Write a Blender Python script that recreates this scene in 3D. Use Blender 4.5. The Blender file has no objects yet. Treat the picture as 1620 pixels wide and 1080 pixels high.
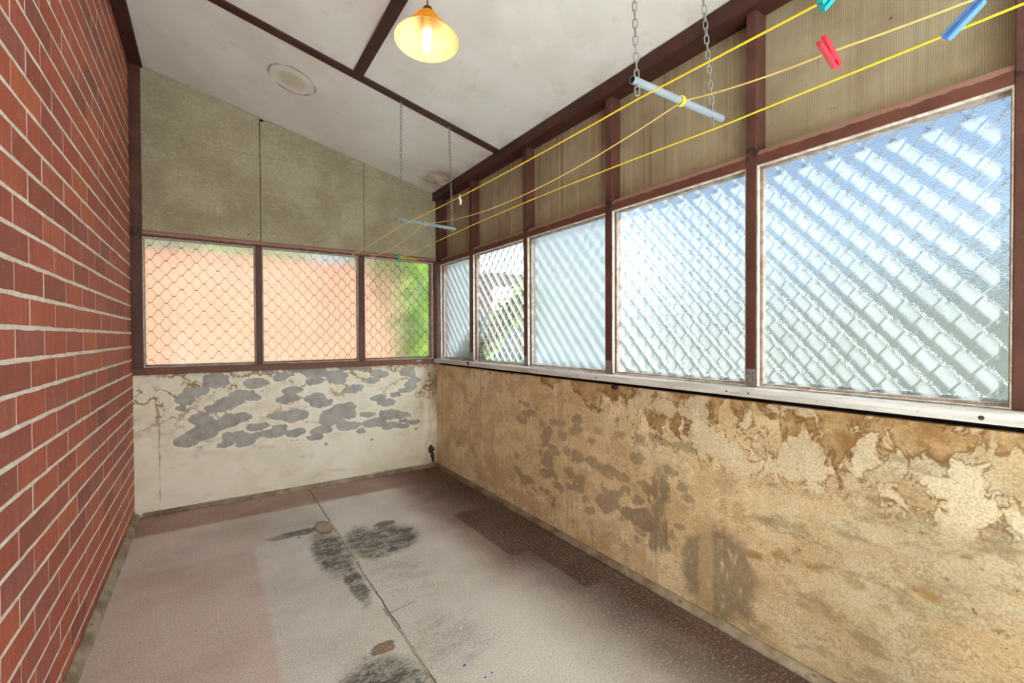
import bpy, math, random
from mathutils import Vector, Matrix

random.seed(7)
scn = bpy.context.scene
COL = scn.collection

# ------------------------------------------------------------------ dimensions
XL, XR, YB, YF = -0.40, 1.652, 3.665, -3.40
ZL, ZR = 2.857, 2.375
SL = (ZR - ZL) / (XR - XL)
def ceil_z(x): return ZL + (x - XL) * SL
PX, PZ = 0.0820, 0.0920            # security mesh: diamond width and height
SUN = Vector((0.33, -0.68, 0.645)).normalized()

# ------------------------------------------------------------------ colour
def lin(v):
    v = v / 255.0
    return v / 12.92 if v <= 0.04045 else ((v + 0.055) / 1.055) ** 2.4
def c(r, g, b): return (lin(r), lin(g), lin(b), 1.0)

# ------------------------------------------------------------------ node helper
class N:
    def __init__(s, name):
        s.m = bpy.data.materials.new(name); s.m.use_nodes = True
        s.t = s.m.node_tree; s.t.nodes.clear()
        s.out = s.t.nodes.new('ShaderNodeOutputMaterial')
        s._pos = None
    def put(s, sock, v):
        if isinstance(v, bpy.types.NodeSocket): s.t.links.new(v, sock)
        elif v is not None:
            if sock.type == 'RGBA' and not hasattr(v, '__len__'): v = (v, v, v, 1)
            if sock.type == 'VECTOR' and hasattr(v, '__len__'): v = tuple(v)[:3]
            sock.default_value = v
    def node(s, ty, **kw):
        n = s.t.nodes.new('ShaderNode' + ty)
        for k, v in kw.items(): setattr(n, k, v)
        return n
    def pos(s):
        if s._pos is None: s._pos = s.node('NewGeometry')
        return s._pos.outputs['Position']
    def island(s):
        s.pos(); return s._pos.outputs['Random Per Island']
    def xyz(s, v=None):
        n = s.node('SeparateXYZ'); s.put(n.inputs[0], v or s.pos()); return n.outputs[0], n.outputs[1], n.outputs[2]
    def comb(s, x, y, z):
        n = s.node('CombineXYZ')
        for i, v in enumerate((x, y, z)): s.put(n.inputs[i], v)
        return n.outputs[0]
    def m_(s, op, a, b=None, cc=None, clamp=False):
        n = s.node('Math', operation=op, use_clamp=clamp)
        s.put(n.inputs[0], a)
        if b is not None: s.put(n.inputs[1], b)
        if cc is not None: s.put(n.inputs[2], cc)
        return n.outputs[0]
    def add(s, a, b): return s.m_('ADD', a, b)
    def sub(s, a, b): return s.m_('SUBTRACT', a, b)
    def mul(s, a, b): return s.m_('MULTIPLY', a, b)
    def mx(s, a, b): return s.m_('MAXIMUM', a, b)
    def vm(s, op, a, b=None):
        n = s.node('VectorMath', operation=op); s.put(n.inputs[0], a)
        if b is not None: s.put(n.inputs[1], b)
        return n.outputs['Value'] if op in ('LENGTH', 'DOT_PRODUCT', 'DISTANCE') else n.outputs[0]
    def scale(s, v, xyz): return s.vm('MULTIPLY', v, xyz)
    def noise(s, v=None, scale=5, detail=3, rough=0.5, dist=0.0, color=False):
        n = s.node('TexNoise'); s.put(n.inputs['Vector'], v or s.pos())
        s.put(n.inputs['Scale'], scale); s.put(n.inputs['Detail'], detail)
        s.put(n.inputs['Roughness'], rough); s.put(n.inputs['Distortion'], dist)
        return n.outputs['Color'] if color else n.outputs[0]
    def voro(s, v, scale=1, feature='F1', out='Distance', smooth=0.3, rnd=1.0):
        n = s.node('TexVoronoi', feature=feature); s.put(n.inputs['Vector'], v)
        s.put(n.inputs['Scale'], scale); s.put(n.inputs['Randomness'], rnd)
        if feature == 'SMOOTH_F1': s.put(n.inputs['Smoothness'], smooth)
        return n.outputs[out]
    def ss(s, x, lo, hi, a=0.0, b=1.0):
        n = s.node('MapRange', interpolation_type='SMOOTHSTEP')
        for i, v in enumerate((x, lo, hi, a, b)): s.put(n.inputs[i], v)
        return n.outputs[0]
    def lerp(s, x, lo, hi, a=0.0, b=1.0):
        n = s.node('MapRange')
        for i, v in enumerate((x, lo, hi, a, b)): s.put(n.inputs[i], v)
        return n.outputs[0]
    def band(s, x, centre, half):
        return s.ss(s.m_('ABSOLUTE', s.sub(x, centre)), half, half * 0.3)
    def mix(s, f, a, b, blend='MIX'):
        n = s.node('Mix', data_type='RGBA', blend_type=blend)
        s.put(n.inputs[0], f); s.put(n.inputs[6], a); s.put(n.inputs[7], b)
        return n.outputs[2]
    def ramp(s, f, stops):
        n = s.node('ValToRGB'); e = n.color_ramp.elements
        while len(e) < len(stops): e.new(0.5)
        for el, (p, col) in zip(e, stops): el.position = p; el.color = col
        s.put(n.inputs[0], f); return n.outputs[0]
    def warp(s, v, scale, amp, detail=3):
        nz = s.noise(v, scale, detail, 0.55, color=True)
        d = s.vm('SUBTRACT', nz, (0.5, 0.5, 0.5))
        return s.vm('ADD', v, s.scale(d, (amp, amp, amp)))
    def blob(s, v, ctr, rad, lo=1.15, hi=0.75):
        d = s.scale(s.vm('SUBTRACT', v, ctr), tuple(1.0 / r if r else 0.0 for r in rad))
        return s.ss(s.vm('LENGTH', d), lo, hi)
    def rect(s, x, y, x0, x1, y0, y1, e=0.02):
        a = s.mul(s.ss(x, x0 - e, x0 + e), s.ss(x, x1 + e, x1 - e))
        b = s.mul(s.ss(y, y0 - e, y0 + e), s.ss(y, y1 + e, y1 - e))
        return s.mul(a, b)
    def bump(s, h, strength=0.3, distance=0.002, normal=None):
        n = s.node('Bump'); s.put(n.inputs['Strength'], strength); s.put(n.inputs['Distance'], distance)
        s.put(n.inputs['Height'], h)
        if normal is not None: s.put(n.inputs['Normal'], normal)
        return n.outputs[0]
    def bsdf(s, col, rough=0.6, spec=0.3, normal=None, metal=0.0, link=True):
        n = s.node('BsdfPrincipled')
        s.put(n.inputs['Base Color'], col); s.put(n.inputs['Roughness'], rough)
        s.put(n.inputs['Specular IOR Level'], spec); s.put(n.inputs['Metallic'], metal)
        if normal is not None: s.put(n.inputs['Normal'], normal)
        if link: s.t.links.new(n.outputs[0], s.out.inputs[0])
        return n
    def surf(s, sh): s.t.links.new(sh, s.out.inputs[0])

# ------------------------------------------------------------------ mesh helper
class MB:
    def __init__(s): s.v = []; s.f = []; s.mi = []; s.sm = []
    def add(s, vs, fs, mi=0, smooth=False):
        o = len(s.v); s.v += [tuple(v) for v in vs]
        for f in fs: s.f.append([i + o for i in f]); s.mi.append(mi); s.sm.append(smooth)
    def box(s, a, b, mi=0):
        (x0, y0, z0), (x1, y1, z1) = a, b
        s.add([(x0,y0,z0),(x1,y0,z0),(x1,y1,z0),(x0,y1,z0),(x0,y0,z1),(x1,y0,z1),(x1,y1,z1),(x0,y1,z1)],
              [(0,3,2,1),(4,5,6,7),(0,1,5,4),(1,2,6,5),(2,3,7,6),(3,0,4,7)], mi)
        return s
    def prism(s, poly, axis, a, b, mi=0, smooth=False):
        """poly in the two other axes (cyclic order), extruded along axis from a to b"""
        def P(p, t):
            return {'x': (t, p[0], p[1]), 'y': (p[0], t, p[1]), 'z': (p[0], p[1], t)}[axis]
        n = len(poly); ar = sum(poly[i][0]*poly[(i+1)%n][1]-poly[(i+1)%n][0]*poly[i][1] for i in range(n))
        if ar < 0: poly = poly[::-1]
        flip = (axis == 'y')
        vs = [P(p, a) for p in poly] + [P(p, b) for p in poly]
        fs = [tuple(range(n-1,-1,-1)), tuple(range(n, 2*n))] + [(i,(i+1)%n,n+(i+1)%n,n+i) for i in range(n)]
        if flip: fs = [f[::-1] for f in fs]
        o = len(s.v); s.v += vs
        for k, f in enumerate(fs): s.f.append([i+o for i in f]); s.mi.append(mi); s.sm.append(smooth and k > 1)
        return s
    def tube(s, path, r, seg=10, mi=0, closed=False, caps=True):
        path = [Vector(p) for p in path]; n = len(path)
        rr = r if hasattr(r, '__len__') else [r]*n
        rings = []; up = None
        for i, p in enumerate(path):
            if closed: d = path[(i+1)%n] - path[i-1]
            else: d = path[min(i+1,n-1)] - path[max(i-1,0)]
            d.normalize()
            if up is None:
                up = Vector((0,0,1)) if abs(d.z) < 0.9 else Vector((1,0,0))
            u = (up - d*up.dot(d)).normalized(); w = d.cross(u); up = u
            rings.append([p + (u*math.cos(2*math.pi*k/seg) + w*math.sin(2*math.pi*k/seg))*rr[i] for k in range(seg)])
        vs = [v for g in rings for v in g]; fs = []
        for i in range(n if closed else n-1):
            a, b = i*seg, ((i+1)%n)*seg
            for k in range(seg): fs.append((a+k, a+(k+1)%seg, b+(k+1)%seg, b+k))
        s.add(vs, fs, mi, True)
        if caps and not closed:
            s.add(rings[0], [tuple(range(seg-1,-1,-1))], mi); s.add(rings[-1], [tuple(range(seg))], mi)
        return s
    def lathe(s, prof, seg=32, centre=(0,0,0), mat=None, mi=0, smooth=True):
        vs = []; n = len(prof)
        for (r, z) in prof:
            for k in range(seg):
                t = 2*math.pi*k/seg; v = Vector((r*math.cos(t), r*math.sin(t), z))
                if mat: v = mat @ v
                vs.append(v + Vector(centre))
        fs = [(i*seg+k, i*seg+(k+1)%seg, (i+1)*seg+(k+1)%seg, (i+1)*seg+k) for i in range(n-1) for k in range(seg)]
        s.add(vs, fs, mi, smooth); return s
    def mesh(s, name, mats, org=(0,0,0)):
        me = bpy.data.meshes.new(name); o = Vector(org)
        me.from_pydata([tuple(Vector(v)-o) for v in s.v], [], s.f)
        for m in (mats if isinstance(mats, (list, tuple)) else [mats]): me.materials.append(m)
        for p, mi, sm in zip(me.polygons, s.mi, s.sm): p.material_index = mi; p.use_smooth = sm
        me.validate(); me.update(); return me

def tag(o, label=None, cat=None, group=None, kind=None):
    if label: o['label'] = label
    if cat: o['category'] = cat
    if group: o['group'] = group
    if kind: o['kind'] = kind
    return o
def wloc(o):
    v = Vector((0,0,0))
    while o: v += o.location; o = o.parent
    return v
def obj(name, mb, mats, parent=None, bevel=0.0, org=None):
    base = wloc(parent) if parent else Vector(org or (0,0,0))
    o = bpy.data.objects.new(name, mb.mesh(name, mats, base))
    COL.objects.link(o); o.parent = parent
    if not parent: o.location = base
    if bevel:
        b = o.modifiers.new('bevel', 'BEVEL'); b.width = bevel; b.segments = 2; b.limit_method = 'ANGLE'
        b.harden_normals = False
    return o
def empty(name, loc, label, cat, group=None, kind=None):
    e = bpy.data.objects.new(name, None); COL.objects.link(e); e.location = loc
    e.empty_display_size = 0.05
    return tag(e, label, cat, group, kind)
def struct(name, mb, mats, label, cat, bevel=0.0, org=None):
    return tag(obj(name, mb, mats, None, bevel, org), label, cat, kind='structure')

# ================================================================== MATERIALS
def simple(name, col, rough=0.5, spec=0.4, metal=0.0, var=0.0, vs=20):
    n = N(name); cc = col
    if var:
        nz = n.noise(None, vs, 4, 0.6)
        cc = n.mix(n.ss(nz, 0.3, 0.7), tuple(x*(1-var) for x in col[:3])+(1,), tuple(min(1,x*(1+var)) for x in col[:3])+(1,))
    n.bsdf(cc, rough, spec, metal=metal); return n.m

def make_brick():
    n = N('red_brick'); r = n.island()
    base = n.ramp(r, [(0.0,c(148,86,74)),(0.18,c(178,92,70)),(0.4,c(192,102,76)),(0.6,c(180,94,78)),
                      (0.74,c(164,98,88)),(0.86,c(204,112,76)),(1.0,c(172,94,80))])
    p = n.pos()
    st = n.noise(n.scale(p,(1,60,6)), 1.0, 4, 0.65)
    base = n.mix(n.ss(st,0.35,0.75,0,0.5), base, c(132,78,68))
    pale = n.noise(p, 26, 4, 0.7)
    base = n.mix(n.ss(pale,0.56,0.75,0,0.45), base, c(214,150,126))
    fl = n.noise(p, 120, 2, 0.5)
    base = n.mix(n.ss(fl,0.68,0.74,0,0.8), base, c(222,178,150))
    base = n.mix(n.ss(fl,0.32,0.26,0,0.7), base, c(80,44,40))
    h = n.add(n.noise(p,150,4,0.6), n.mul(n.noise(p,28,3,0.6),1.5))
    n.bsdf(base, 0.62, 0.25, n.bump(h,0.5,0.0015)); return n.m
def make_mortar():
    n = N('lime_mortar'); p = n.pos()
    col = n.mix(n.ss(n.noise(p,18,4,0.65),0.3,0.7), c(244,240,230), c(222,214,200))
    col = n.mix(n.ss(n.noise(p,60,3,0.6),0.64,0.75,0,0.6), col, c(140,128,112))
    n.bsdf(col, 0.85, 0.15, n.bump(n.noise(p,220,3,0.6),0.5,0.001)); return n.m

def make_back_plaster():
    n = N('stained_cream_plaster'); p = n.pos(); x, y, z = n.xyz()
    col = n.mix(n.ss(n.noise(p,4,4,0.6),0.35,0.7), c(248,242,228), c(234,226,204))
    col = n.mix(n.ss(n.noise(n.scale(p,(5,1,16)),1.0,4,0.65),0.55,0.75,0,0.45), col, c(206,198,178))
    # flaked paint: rounded pads of bare grey render, each with a pale lip
    w = n.warp(n.warp(p, 9, 0.06), 30, 0.022)
    uv = n.scale(w, (6.3, 0.0, 15.0))
    d = n.voro(uv, 1.0, 'SMOOTH_F1', 'Distance', 0.35)
    rough = n.mul(n.sub(n.noise(p,30,4,0.6),0.5),0.22)
    d = n.add(d, rough)
    reg = n.noise(n.scale(p,(1.7,1,2.2)), 1.0, 3, 0.6)
    zone = n.mul(n.mul(n.ss(x,-0.30,-0.12), n.ss(x,1.62,1.40)), n.mul(n.ss(z,0.20,0.46), n.ss(z,1.15,0.86)))
    thr = n.add(n.lerp(reg,0.28,0.70,0.36,0.70), n.mul(n.sub(zone,1.0),0.70))
    e = n.sub(d, thr)
    pad = n.ss(e, 0.012, -0.012)
    lip = n.ss(n.m_('ABSOLUTE', n.sub(e,0.07)), 0.085, 0.02)
    zl = n.ss(zone,0.15,0.5)
    rust_n = n.noise(n.warp(p,7,0.12), 5.5, 4, 0.6)
    rust = n.mul(n.mul(n.ss(n.m_('ABSOLUTE', n.sub(rust_n,0.5)),0.035,0.006), n.ss(z,0.42,0.72)), n.ss(n.noise(p,3.1,2),0.42,0.55))
    col = n.mix(n.mul(n.mul(lip,zl),0.85), col, c(250,244,226))
    col = n.mix(n.mul(rust,0.85), col, c(150,112,58))
    grey = n.mix(n.ss(n.noise(p,14,4,0.7),0.35,0.7), c(186,183,178), c(160,156,150))
    col = n.mix(pad, col, grey)
    # small grey mould marks low down
    mn = n.noise(n.scale(p,(4,1,7)),1.3,5,0.7)
    mz = n.mul(n.ss(n.noise(p,2.3,2,0.5),0.5,0.62), n.ss(z,0.75,0.4))
    col = n.mix(n.mul(n.ss(mn,0.54,0.66,0,0.75),mz), col, c(150,144,130))
    # sheet joint and nail heads
    j = n.ss(n.m_('ABSOLUTE', n.sub(x,n.add(-0.275,n.mul(n.sub(n.noise(p,20,2),0.5),0.02)))),0.007,0.002)
    col = n.mix(n.mul(j,n.ss(n.noise(p,8,3),0.4,0.62,0,0.7)), col, c(120,112,98))
    sp = n.noise(p,95,2,0.5)
    col = n.mix(n.ss(sp,0.735,0.77,0,0.8), col, c(92,80,62))
    # brown tone rising toward the corner by the windows and black flake near the floor
    wq = n.warp(p, 24, 0.07)
    damp = n.mul(n.ss(x,1.44,1.64), n.ss(n.noise(n.scale(p,(7,1,3)),1.0,4,0.6),0.36,0.62))
    col = n.mix(n.mul(damp,0.8), col, c(136,112,72))
    tide = n.mul(n.ss(x,0.95,1.3), n.ss(n.add(z,n.mul(n.noise(p,14,3),0.06)),0.075,0.035))
    col = n.mix(n.mul(tide,0.85), col, c(74,60,40))
    blk = n.mx(n.blob(wq,(1.595,YB,0.145),(0.030,9,0.040),1.0,0.8), n.blob(wq,(1.612,YB,0.085),(0.018,9,0.050),1.0,0.8))
    col = n.mix(n.mul(blk,0.95), col, c(26,22,18))
    h = n.add(n.mul(pad,-0.6), n.add(n.mul(n.noise(p,60,4,0.6),0.35), n.mul(lip,0.2)))
    n.bsdf(col, 0.75, 0.2, n.bump(h,0.35,0.002)); return n.m

def make_right_plaster():
    n = N('damp_stained_plaster'); p = n.pos(); x, y, z = n.xyz()
    col = n.mix(n.ss(n.noise(p,3,4,0.6),0.35,0.68), c(250,228,188), c(236,208,164))
    near = n.ss(y,1.05,0.4)
    col = n.mix(n.mul(near,0.75), col, n.mix(n.ss(n.noise(p,6,4,0.65),0.35,0.7), c(184,170,142), c(162,146,116)))
    # streaks that ran down the wall
    st = n.noise(n.scale(p,(1,34,1.6)),1.0,5,0.6)
    col = n.mix(n.mul(n.ss(st,0.50,0.70,0,0.55),n.ss(y,0.6,1.2)), col, c(204,166,116))
    mid = n.noise(n.scale(p,(1,5,7)),1.0,5,0.68)
    col = n.mix(n.ss(mid,0.50,0.66,0,0.5), col, c(190,158,114))
    bl1 = n.noise(n.warp(n.scale(p,(1,1.4,1.8)),2.5,0.3),2.0,6,0.68)
    col = n.mix(n.ss(bl1,0.50,0.62,0,0.55), col, c(210,176,132))
    col = n.mix(n.ss(bl1,0.46,0.36,0,0.6), col, c(244,226,192))
    bl2 = n.noise(n.vm('ADD',n.scale(n.warp(p,9,0.08),(1,3.2,4.6)),(0,3,8)),1.4,6,0.7)
    col = n.mix(n.ss(bl2,0.53,0.60,0,0.5), col, c(190,156,116))
    col = n.mix(n.mul(n.ss(n.m_('ABSOLUTE',n.sub(bl2,0.53)),0.018,0.004),0.45), col, c(140,100,58))
    dash = n.noise(n.vm('ADD',n.scale(p,(1,13,20)),(0,1,4)),1.0,5,0.7)
    col = n.mix(n.mul(n.ss(dash,0.60,0.68,0,0.75),n.ss(n.noise(p,2.6,2),0.40,0.55)), col, c(128,94,56))
    # flaked pads: bare grey-brown render
    w = n.warp(n.warp(p, 7, 0.09), 24, 0.03)
    uv = n.scale(w,(0.0,8.5,15.0))
    d = n.add(n.voro(uv,1.0,'SMOOTH_F1','Distance',0.3), n.mul(n.sub(n.noise(p,34,5,0.7),0.5),0.50))
    reg = n.noise(n.scale(p,(1,1.9,2.0)),1.0,3,0.6)
    zone = n.mul(n.mul(n.ss(y,3.1,2.3),n.ss(y,0.75,1.15)), n.mul(n.ss(z,0.06,0.25),n.ss(z,0.86,0.66)))
    thr = n.add(n.lerp(reg,0.3,0.75,0.22,0.64), n.mul(n.sub(zone,1.0),0.8))
    e = n.sub(d,thr)
    pad = n.ss(e,0.04,-0.07)
    lip = n.ss(n.m_('ABSOLUTE',n.sub(e,0.10)),0.10,0.02)
    zl = n.ss(zone,0.1,0.5)
    col = n.mix(n.mul(n.mul(lip,zl),0.55), col, c(226,196,146))
    col = n.mix(n.mul(pad,0.66), col, n.mix(n.ss(n.noise(p,40,4,0.75),0.35,0.65), c(160,138,114), c(136,114,94)))
    # two big bare areas
    wb = n.warp(n.warp(p,6,0.16),22,0.05)
    big = n.mx(n.mx(n.blob(wb,(XR,1.30,0.36),(9,0.055,0.20),1.1,0.85), n.blob(wb,(XR,1.02,0.20),(9,0.15,0.19),1.15,0.8)),
               n.blob(wb,(XR,1.42,0.28),(9,0.13,0.05),1.1,0.85))
    big = n.mul(big, n.ss(n.noise(n.scale(p,(1,30,10)),1.0,4,0.7),0.30,0.46))
    col = n.mix(n.mul(big,0.82), col, n.mix(n.ss(n.noise(p,50,4,0.75),0.35,0.65), c(152,132,106), c(128,110,90)))
    # paler strip over the sheet joint
    jl = n.ss(n.m_('ABSOLUTE',n.sub(y,n.add(1.075,n.mul(n.sub(n.noise(p,9,3),0.5),0.03)))),0.040,0.022)
    col = n.mix(n.mul(jl,0.55), col, c(220,190,142))
    jl2 = n.ss(n.m_('ABSOLUTE',n.sub(y,1.98)),0.035,0.015)
    col = n.mix(n.mul(n.mul(jl2,n.ss(z,0.4,0.6)),0.6), col, c(190,164,132))
    # ochre lenses in the near part
    ow = n.warp(p,7,0.05)
    os_ = n.voro(n.vm('ADD',n.scale(ow,(0,6.0,13.0)),(3.1,0.4,7.7)),1.0,'F1','Distance')
    och = n.mul(n.ss(os_,0.30,0.12), n.mul(n.ss(y,1.15,0.85), n.mul(n.ss(n.noise(p,4.2,2),0.45,0.56),n.ss(z,0.75,0.6))))
    col = n.mix(n.mul(och,0.8), col, c(158,118,56))
    gs = n.noise(n.vm('ADD',n.scale(p,(1,4.6,11)),(0,5,2)),1.0,5,0.7)
    gm = n.mul(n.ss(gs,0.52,0.64), n.ss(y,1.25,0.85))
    col = n.mix(n.mul(gm,0.55), col, c(132,116,90))
    # leak marks under the sill: ragged brown drips with dark edge lines
    dw = n.warp(n.warp(p,10,0.10),40,0.02)
    dl = n.noise(n.scale(dw,(1,6.0,1.6)),1.0,4,0.6)
    depth = n.lerp(dl,0.36,0.70,0.0,0.30)
    depth = n.mul(depth, n.lerp(y,2.4,0.9,0.12,1.0))
    top = n.sub(n.sub(0.905,z), depth)
    drip = n.ss(top,0.008,-0.008)
    inner = n.noise(p,13,5,0.7)
    col = n.mix(n.mul(drip,n.ss(inner,0.30,0.60,0.35,0.9)), col, n.mix(n.ss(inner,0.35,0.65), c(186,142,88), c(142,100,54)))
    edge = n.mul(n.ss(n.m_('ABSOLUTE',top),0.016,0.003), n.ss(n.sub(0.90,z),0.015,0.05))
    col = n.mix(n.mul(edge,0.7), col, c(104,66,30))
    pale = n.mul(n.mul(n.ss(n.noise(n.scale(dw,(1,6,5)),1.3,4,0.65),0.52,0.58), n.ss(z,0.54,0.66)), n.ss(y,1.9,1.3))
    rim = n.mul(n.mul(n.ss(n.m_('ABSOLUTE',n.sub(n.noise(n.scale(dw,(1,6,5)),1.3,4,0.65),0.52)),0.016,0.004), n.ss(z,0.56,0.66)), n.ss(y,1.9,1.3))
    col = n.mix(n.mul(rim,0.7), col, c(112,74,36))
    col = n.mix(n.mul(pale,0.7), col, c(232,216,184))
    # mould specks
    sp = n.noise(p,70,3,0.6)
    sm = n.ss(n.noise(p,3.0,2),0.40,0.62)
    col = n.mix(n.mul(n.ss(sp,0.66,0.72,0,0.85),sm), col, c(84,60,40))
    dk = n.mul(n.ss(n.noise(n.scale(p,(1,14,20)),1.3,4,0.65),0.66,0.74), n.ss(n.noise(p,2.2,2),0.48,0.6))
    col = n.mix(n.mul(dk,0.8), col, c(70,50,36))
    sand = n.noise(p,150,4,0.75)
    col = n.mix(n.ss(sand,0.36,0.62,0.45,0.0), col, c(130,106,76))
    h = n.add(n.mul(pad,-0.4), n.add(n.mul(n.noise(p,70,4,0.65),0.5), n.mul(sand,0.2)))
    n.bsdf(col, 0.8, 0.15, n.bump(h,0.4,0.002)); return n.m

def make_floor():
    n = N('worn_carpet'); p = n.pos(); x, y, z = n.xyz()
    wp = n.warp(p,7,0.07); wx, wy, wz = n.xyz(wp)
    soft = n.noise(p,2.5,4,0.6)
    faded = n.mix(n.ss(soft,0.35,0.7), c(232,227,219), c(214,206,196))
    red = n.mix(n.ss(soft,0.35,0.7), c(172,138,124), c(152,116,102))
    pink = n.mix(n.ss(soft,0.35,0.7), c(222,202,190), c(206,182,170))
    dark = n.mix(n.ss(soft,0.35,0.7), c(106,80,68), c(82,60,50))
    col = faded
    sx, sy, _ = n.xyz(n.warp(p,30,0.012))
    col = n.mix(n.mul(n.rect(sx,sy,-1,0.19,-2,2.78,0.02),0.85), col, pink)
    col = n.mix(n.mul(n.rect(wx,wy,-1,0.30,2.78,3.4,0.10),0.55), col, pink)
    back = n.rect(wx,sy,-1,3,3.30,5,0.03)
    col = n.mix(n.mul(back,0.9), col, red)
    col = n.mix(n.mul(n.rect(wx,wy,1.15,3,1.8,3.6,0.12),0.7), col, red)
    st = n.mx(n.mx(n.rect(sx,sy,1.28,3,1.93,2.60,0.008), n.rect(sx,sy,1.40,3,1.50,1.95,0.008)), n.rect(wx,wy,1.48,3,-2,3.7,0.05))
    col = n.mix(n.mul(st,0.85), col, dark)
    col = n.mix(n.mul(n.ss(wx,0.98,1.46),0.86), col, dark)  # unfaded carpet darker toward the right wall, with shade mixed into the colour
    # black damp bloom each side of the seam, combed along the pile
    streak = n.noise(n.scale(n.warp(n.warp(p,4,0.12),18,0.05),(7,19,1)),1.0,6,0.72)
    def bl(cx,cy,rx,ry,lo=1.25,hi=0.55): return n.blob(wp,(cx,cy,0),(rx,ry,9),lo,hi)
    b = bl(0.525,2.50,0.10,0.34)
    for q in [(0.82,2.50,0.19,0.20),(0.71,2.52,0.12,0.24),(0.545,2.15,0.05,0.25),(0.40,2.86,0.16,0.05),(0.45,1.45,0.16,0.16),(0.30,1.30,0.14,0.10)]:
        b = n.mx(b, bl(*q))
    fine = n.noise(n.scale(p,(60,120,1)),1.0,4,0.7)
    bm = n.ss(n.add(n.mul(b,0.62), n.add(n.mul(n.sub(streak,0.5),2.3), n.mul(n.sub(fine,0.5),1.0))), 0.28, 0.80)
    col = n.mix(n.mul(n.ss(b,0.0,0.9),n.ss(fine,0.30,0.62,0.25,0.75)), col, c(138,138,126))
    bm = n.mul(bm, n.ss(b,0.0,0.2))
    col = n.mix(n.mul(bm,0.86), col, c(72,74,68))
    gr = n.mx(n.mx(bl(0.75,2.1,0.25,0.5,1.3,0.3), bl(0.45,2.95,0.30,0.22,1.3,0.3)), bl(0.75,1.55,0.28,0.35,1.3,0.3))
    gm = n.ss(n.add(n.mul(gr,0.55), n.add(n.mul(n.sub(streak,0.5),0.9), n.mul(n.sub(fine,0.5),1.1))), 0.42, 0.85)
    col = n.mix(n.mul(n.mul(gm,gr),0.55), col, c(108,106,94))
    col = n.mix(n.mul(bl(0.40,3.1,0.35,0.25,1.3,0.2),0.35), col, c(150,148,132))
    # bare patches with the backing showing
    tp = n.warp(p,26,0.035)
    def pt(cx,cy,rx,ry): return n.blob(tp,(cx,cy,0),(rx,ry,9),1.06,0.94)
    def edge(cx,cy,rx,ry): return n.blob(tp,(cx,cy,0),(rx*1.35,ry*1.4,9),1.1,0.85)
    for q in [(0.875,2.705,0.050,0.030),(0.515,1.625,0.035,0.022),(0.555,2.86,0.040,0.075)]:
        col = n.mix(n.mul(edge(*q),0.75), col, c(84,80,68))
    col = n.mix(pt(0.555,2.86,0.040,0.075), col, c(186,158,130))
    col = n.mix(n.mul(pt(0.875,2.70,0.050,0.028),0.9), col, c(160,112,62))
    col = n.mix(n.mul(pt(0.515,1.62,0.035,0.020),0.9), col, c(160,126,98))
    col = n.mix(n.mul(pt(0.70,2.38,0.055,0.018),0.9), col, c(176,158,138))
    # seam
    off = n.mul(n.sub(n.noise(n.scale(p,(0,9,0)),1.0,3),0.5),0.016)
    sd = n.m_('ABSOLUTE', n.sub(n.sub(x,0.604),off))
    col = n.mix(n.ss(sd,0.0045,0.0015,0,0.9), col, c(40,34,28))
    br = n.mul(n.ss(n.m_('ABSOLUTE',n.sub(y,n.add(1.815,n.mul(n.sub(x,0.6),0.18)))),0.004,0.001), n.rect(x,y,0.6,0.72,1,2,0.01))
    col = n.mix(n.mul(br,0.7), col, c(60,52,44))
    # pile
    fb = n.noise(p,150,4,0.75); f2 = n.noise(n.scale(p,(70,120,1)),1.0,4,0.75)
    col = n.mix(n.ss(fb,0.34,0.62,0.75,0.0), col, n.mix(0.5,col,c(70,52,44)))
    col = n.mix(n.ss(f2,0.50,0.70,0,0.40), col, c(232,222,210))
    fk = n.noise(p,75,3,0.6)
    col = n.mix(n.ss(fk,0.70,0.745,0,0.85), col, c(58,46,38))
    col = n.mix(n.ss(n.noise(n.vm('ADD',p,(3,9,1)),110,2,0.5),0.735,0.76,0,0.9), col, c(226,218,206))
    h = n.add(n.add(fb,n.mul(f2,0.5)), n.mul(n.ss(sd,0.006,0.002),-1.5))
    n.bsdf(col, 0.92, 0.1, n.bump(h,0.5,0.003)); return n.m

def make_ceiling():
    n = N('painted_ceiling_sheet'); p = n.pos(); x, y, z = n.xyz()
    col = n.mix(n.ss(n.noise(p,2.4,4,0.6),0.35,0.7), c(240,238,232), c(228,224,214))
    col = n.mix(n.ss(n.noise(p,9,4,0.65),0.58,0.75,0,0.25), col, c(188,178,158))
    q = n.vm('SUBTRACT', n.warp(p,16,0.022), (0.425,2.985,0))
    qx, qy, _ = n.xyz(q)
    e = n.vm('LENGTH', n.comb(n.mul(qx,1/0.125), n.mul(qy,1/0.135), 0.0))
    ring = n.mul(n.ss(n.m_('ABSOLUTE',n.sub(e,1.0)),0.075,0.015), n.ss(n.noise(p,9,3),0.36,0.56))
    col = n.mix(n.mul(ring,0.8), col, c(160,120,72))
    col = n.mix(n.ss(e,0.72,0.45,0,0.5), col, c(190,178,128))
    d1 = n.mul(n.blob(n.warp(p,10,0.12),(1.56,3.36,0),(0.14,0.30,9),1.2,0.2), n.ss(n.noise(p,6,4,0.6),0.34,0.6))
    col = n.mix(n.mul(d1,0.85), col, c(150,98,40))
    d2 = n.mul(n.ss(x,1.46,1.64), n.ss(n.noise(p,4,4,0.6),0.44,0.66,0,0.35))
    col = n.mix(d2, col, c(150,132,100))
    col = n.mix(n.ss(n.noise(p,48,2,0.5),0.765,0.785,0,0.6), col, c(96,84,68))
    h = n.noise(p,30,4,0.6)
    n.bsdf(col, 0.65, 0.25, n.bump(h,0.12,0.002)); return n.m

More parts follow.
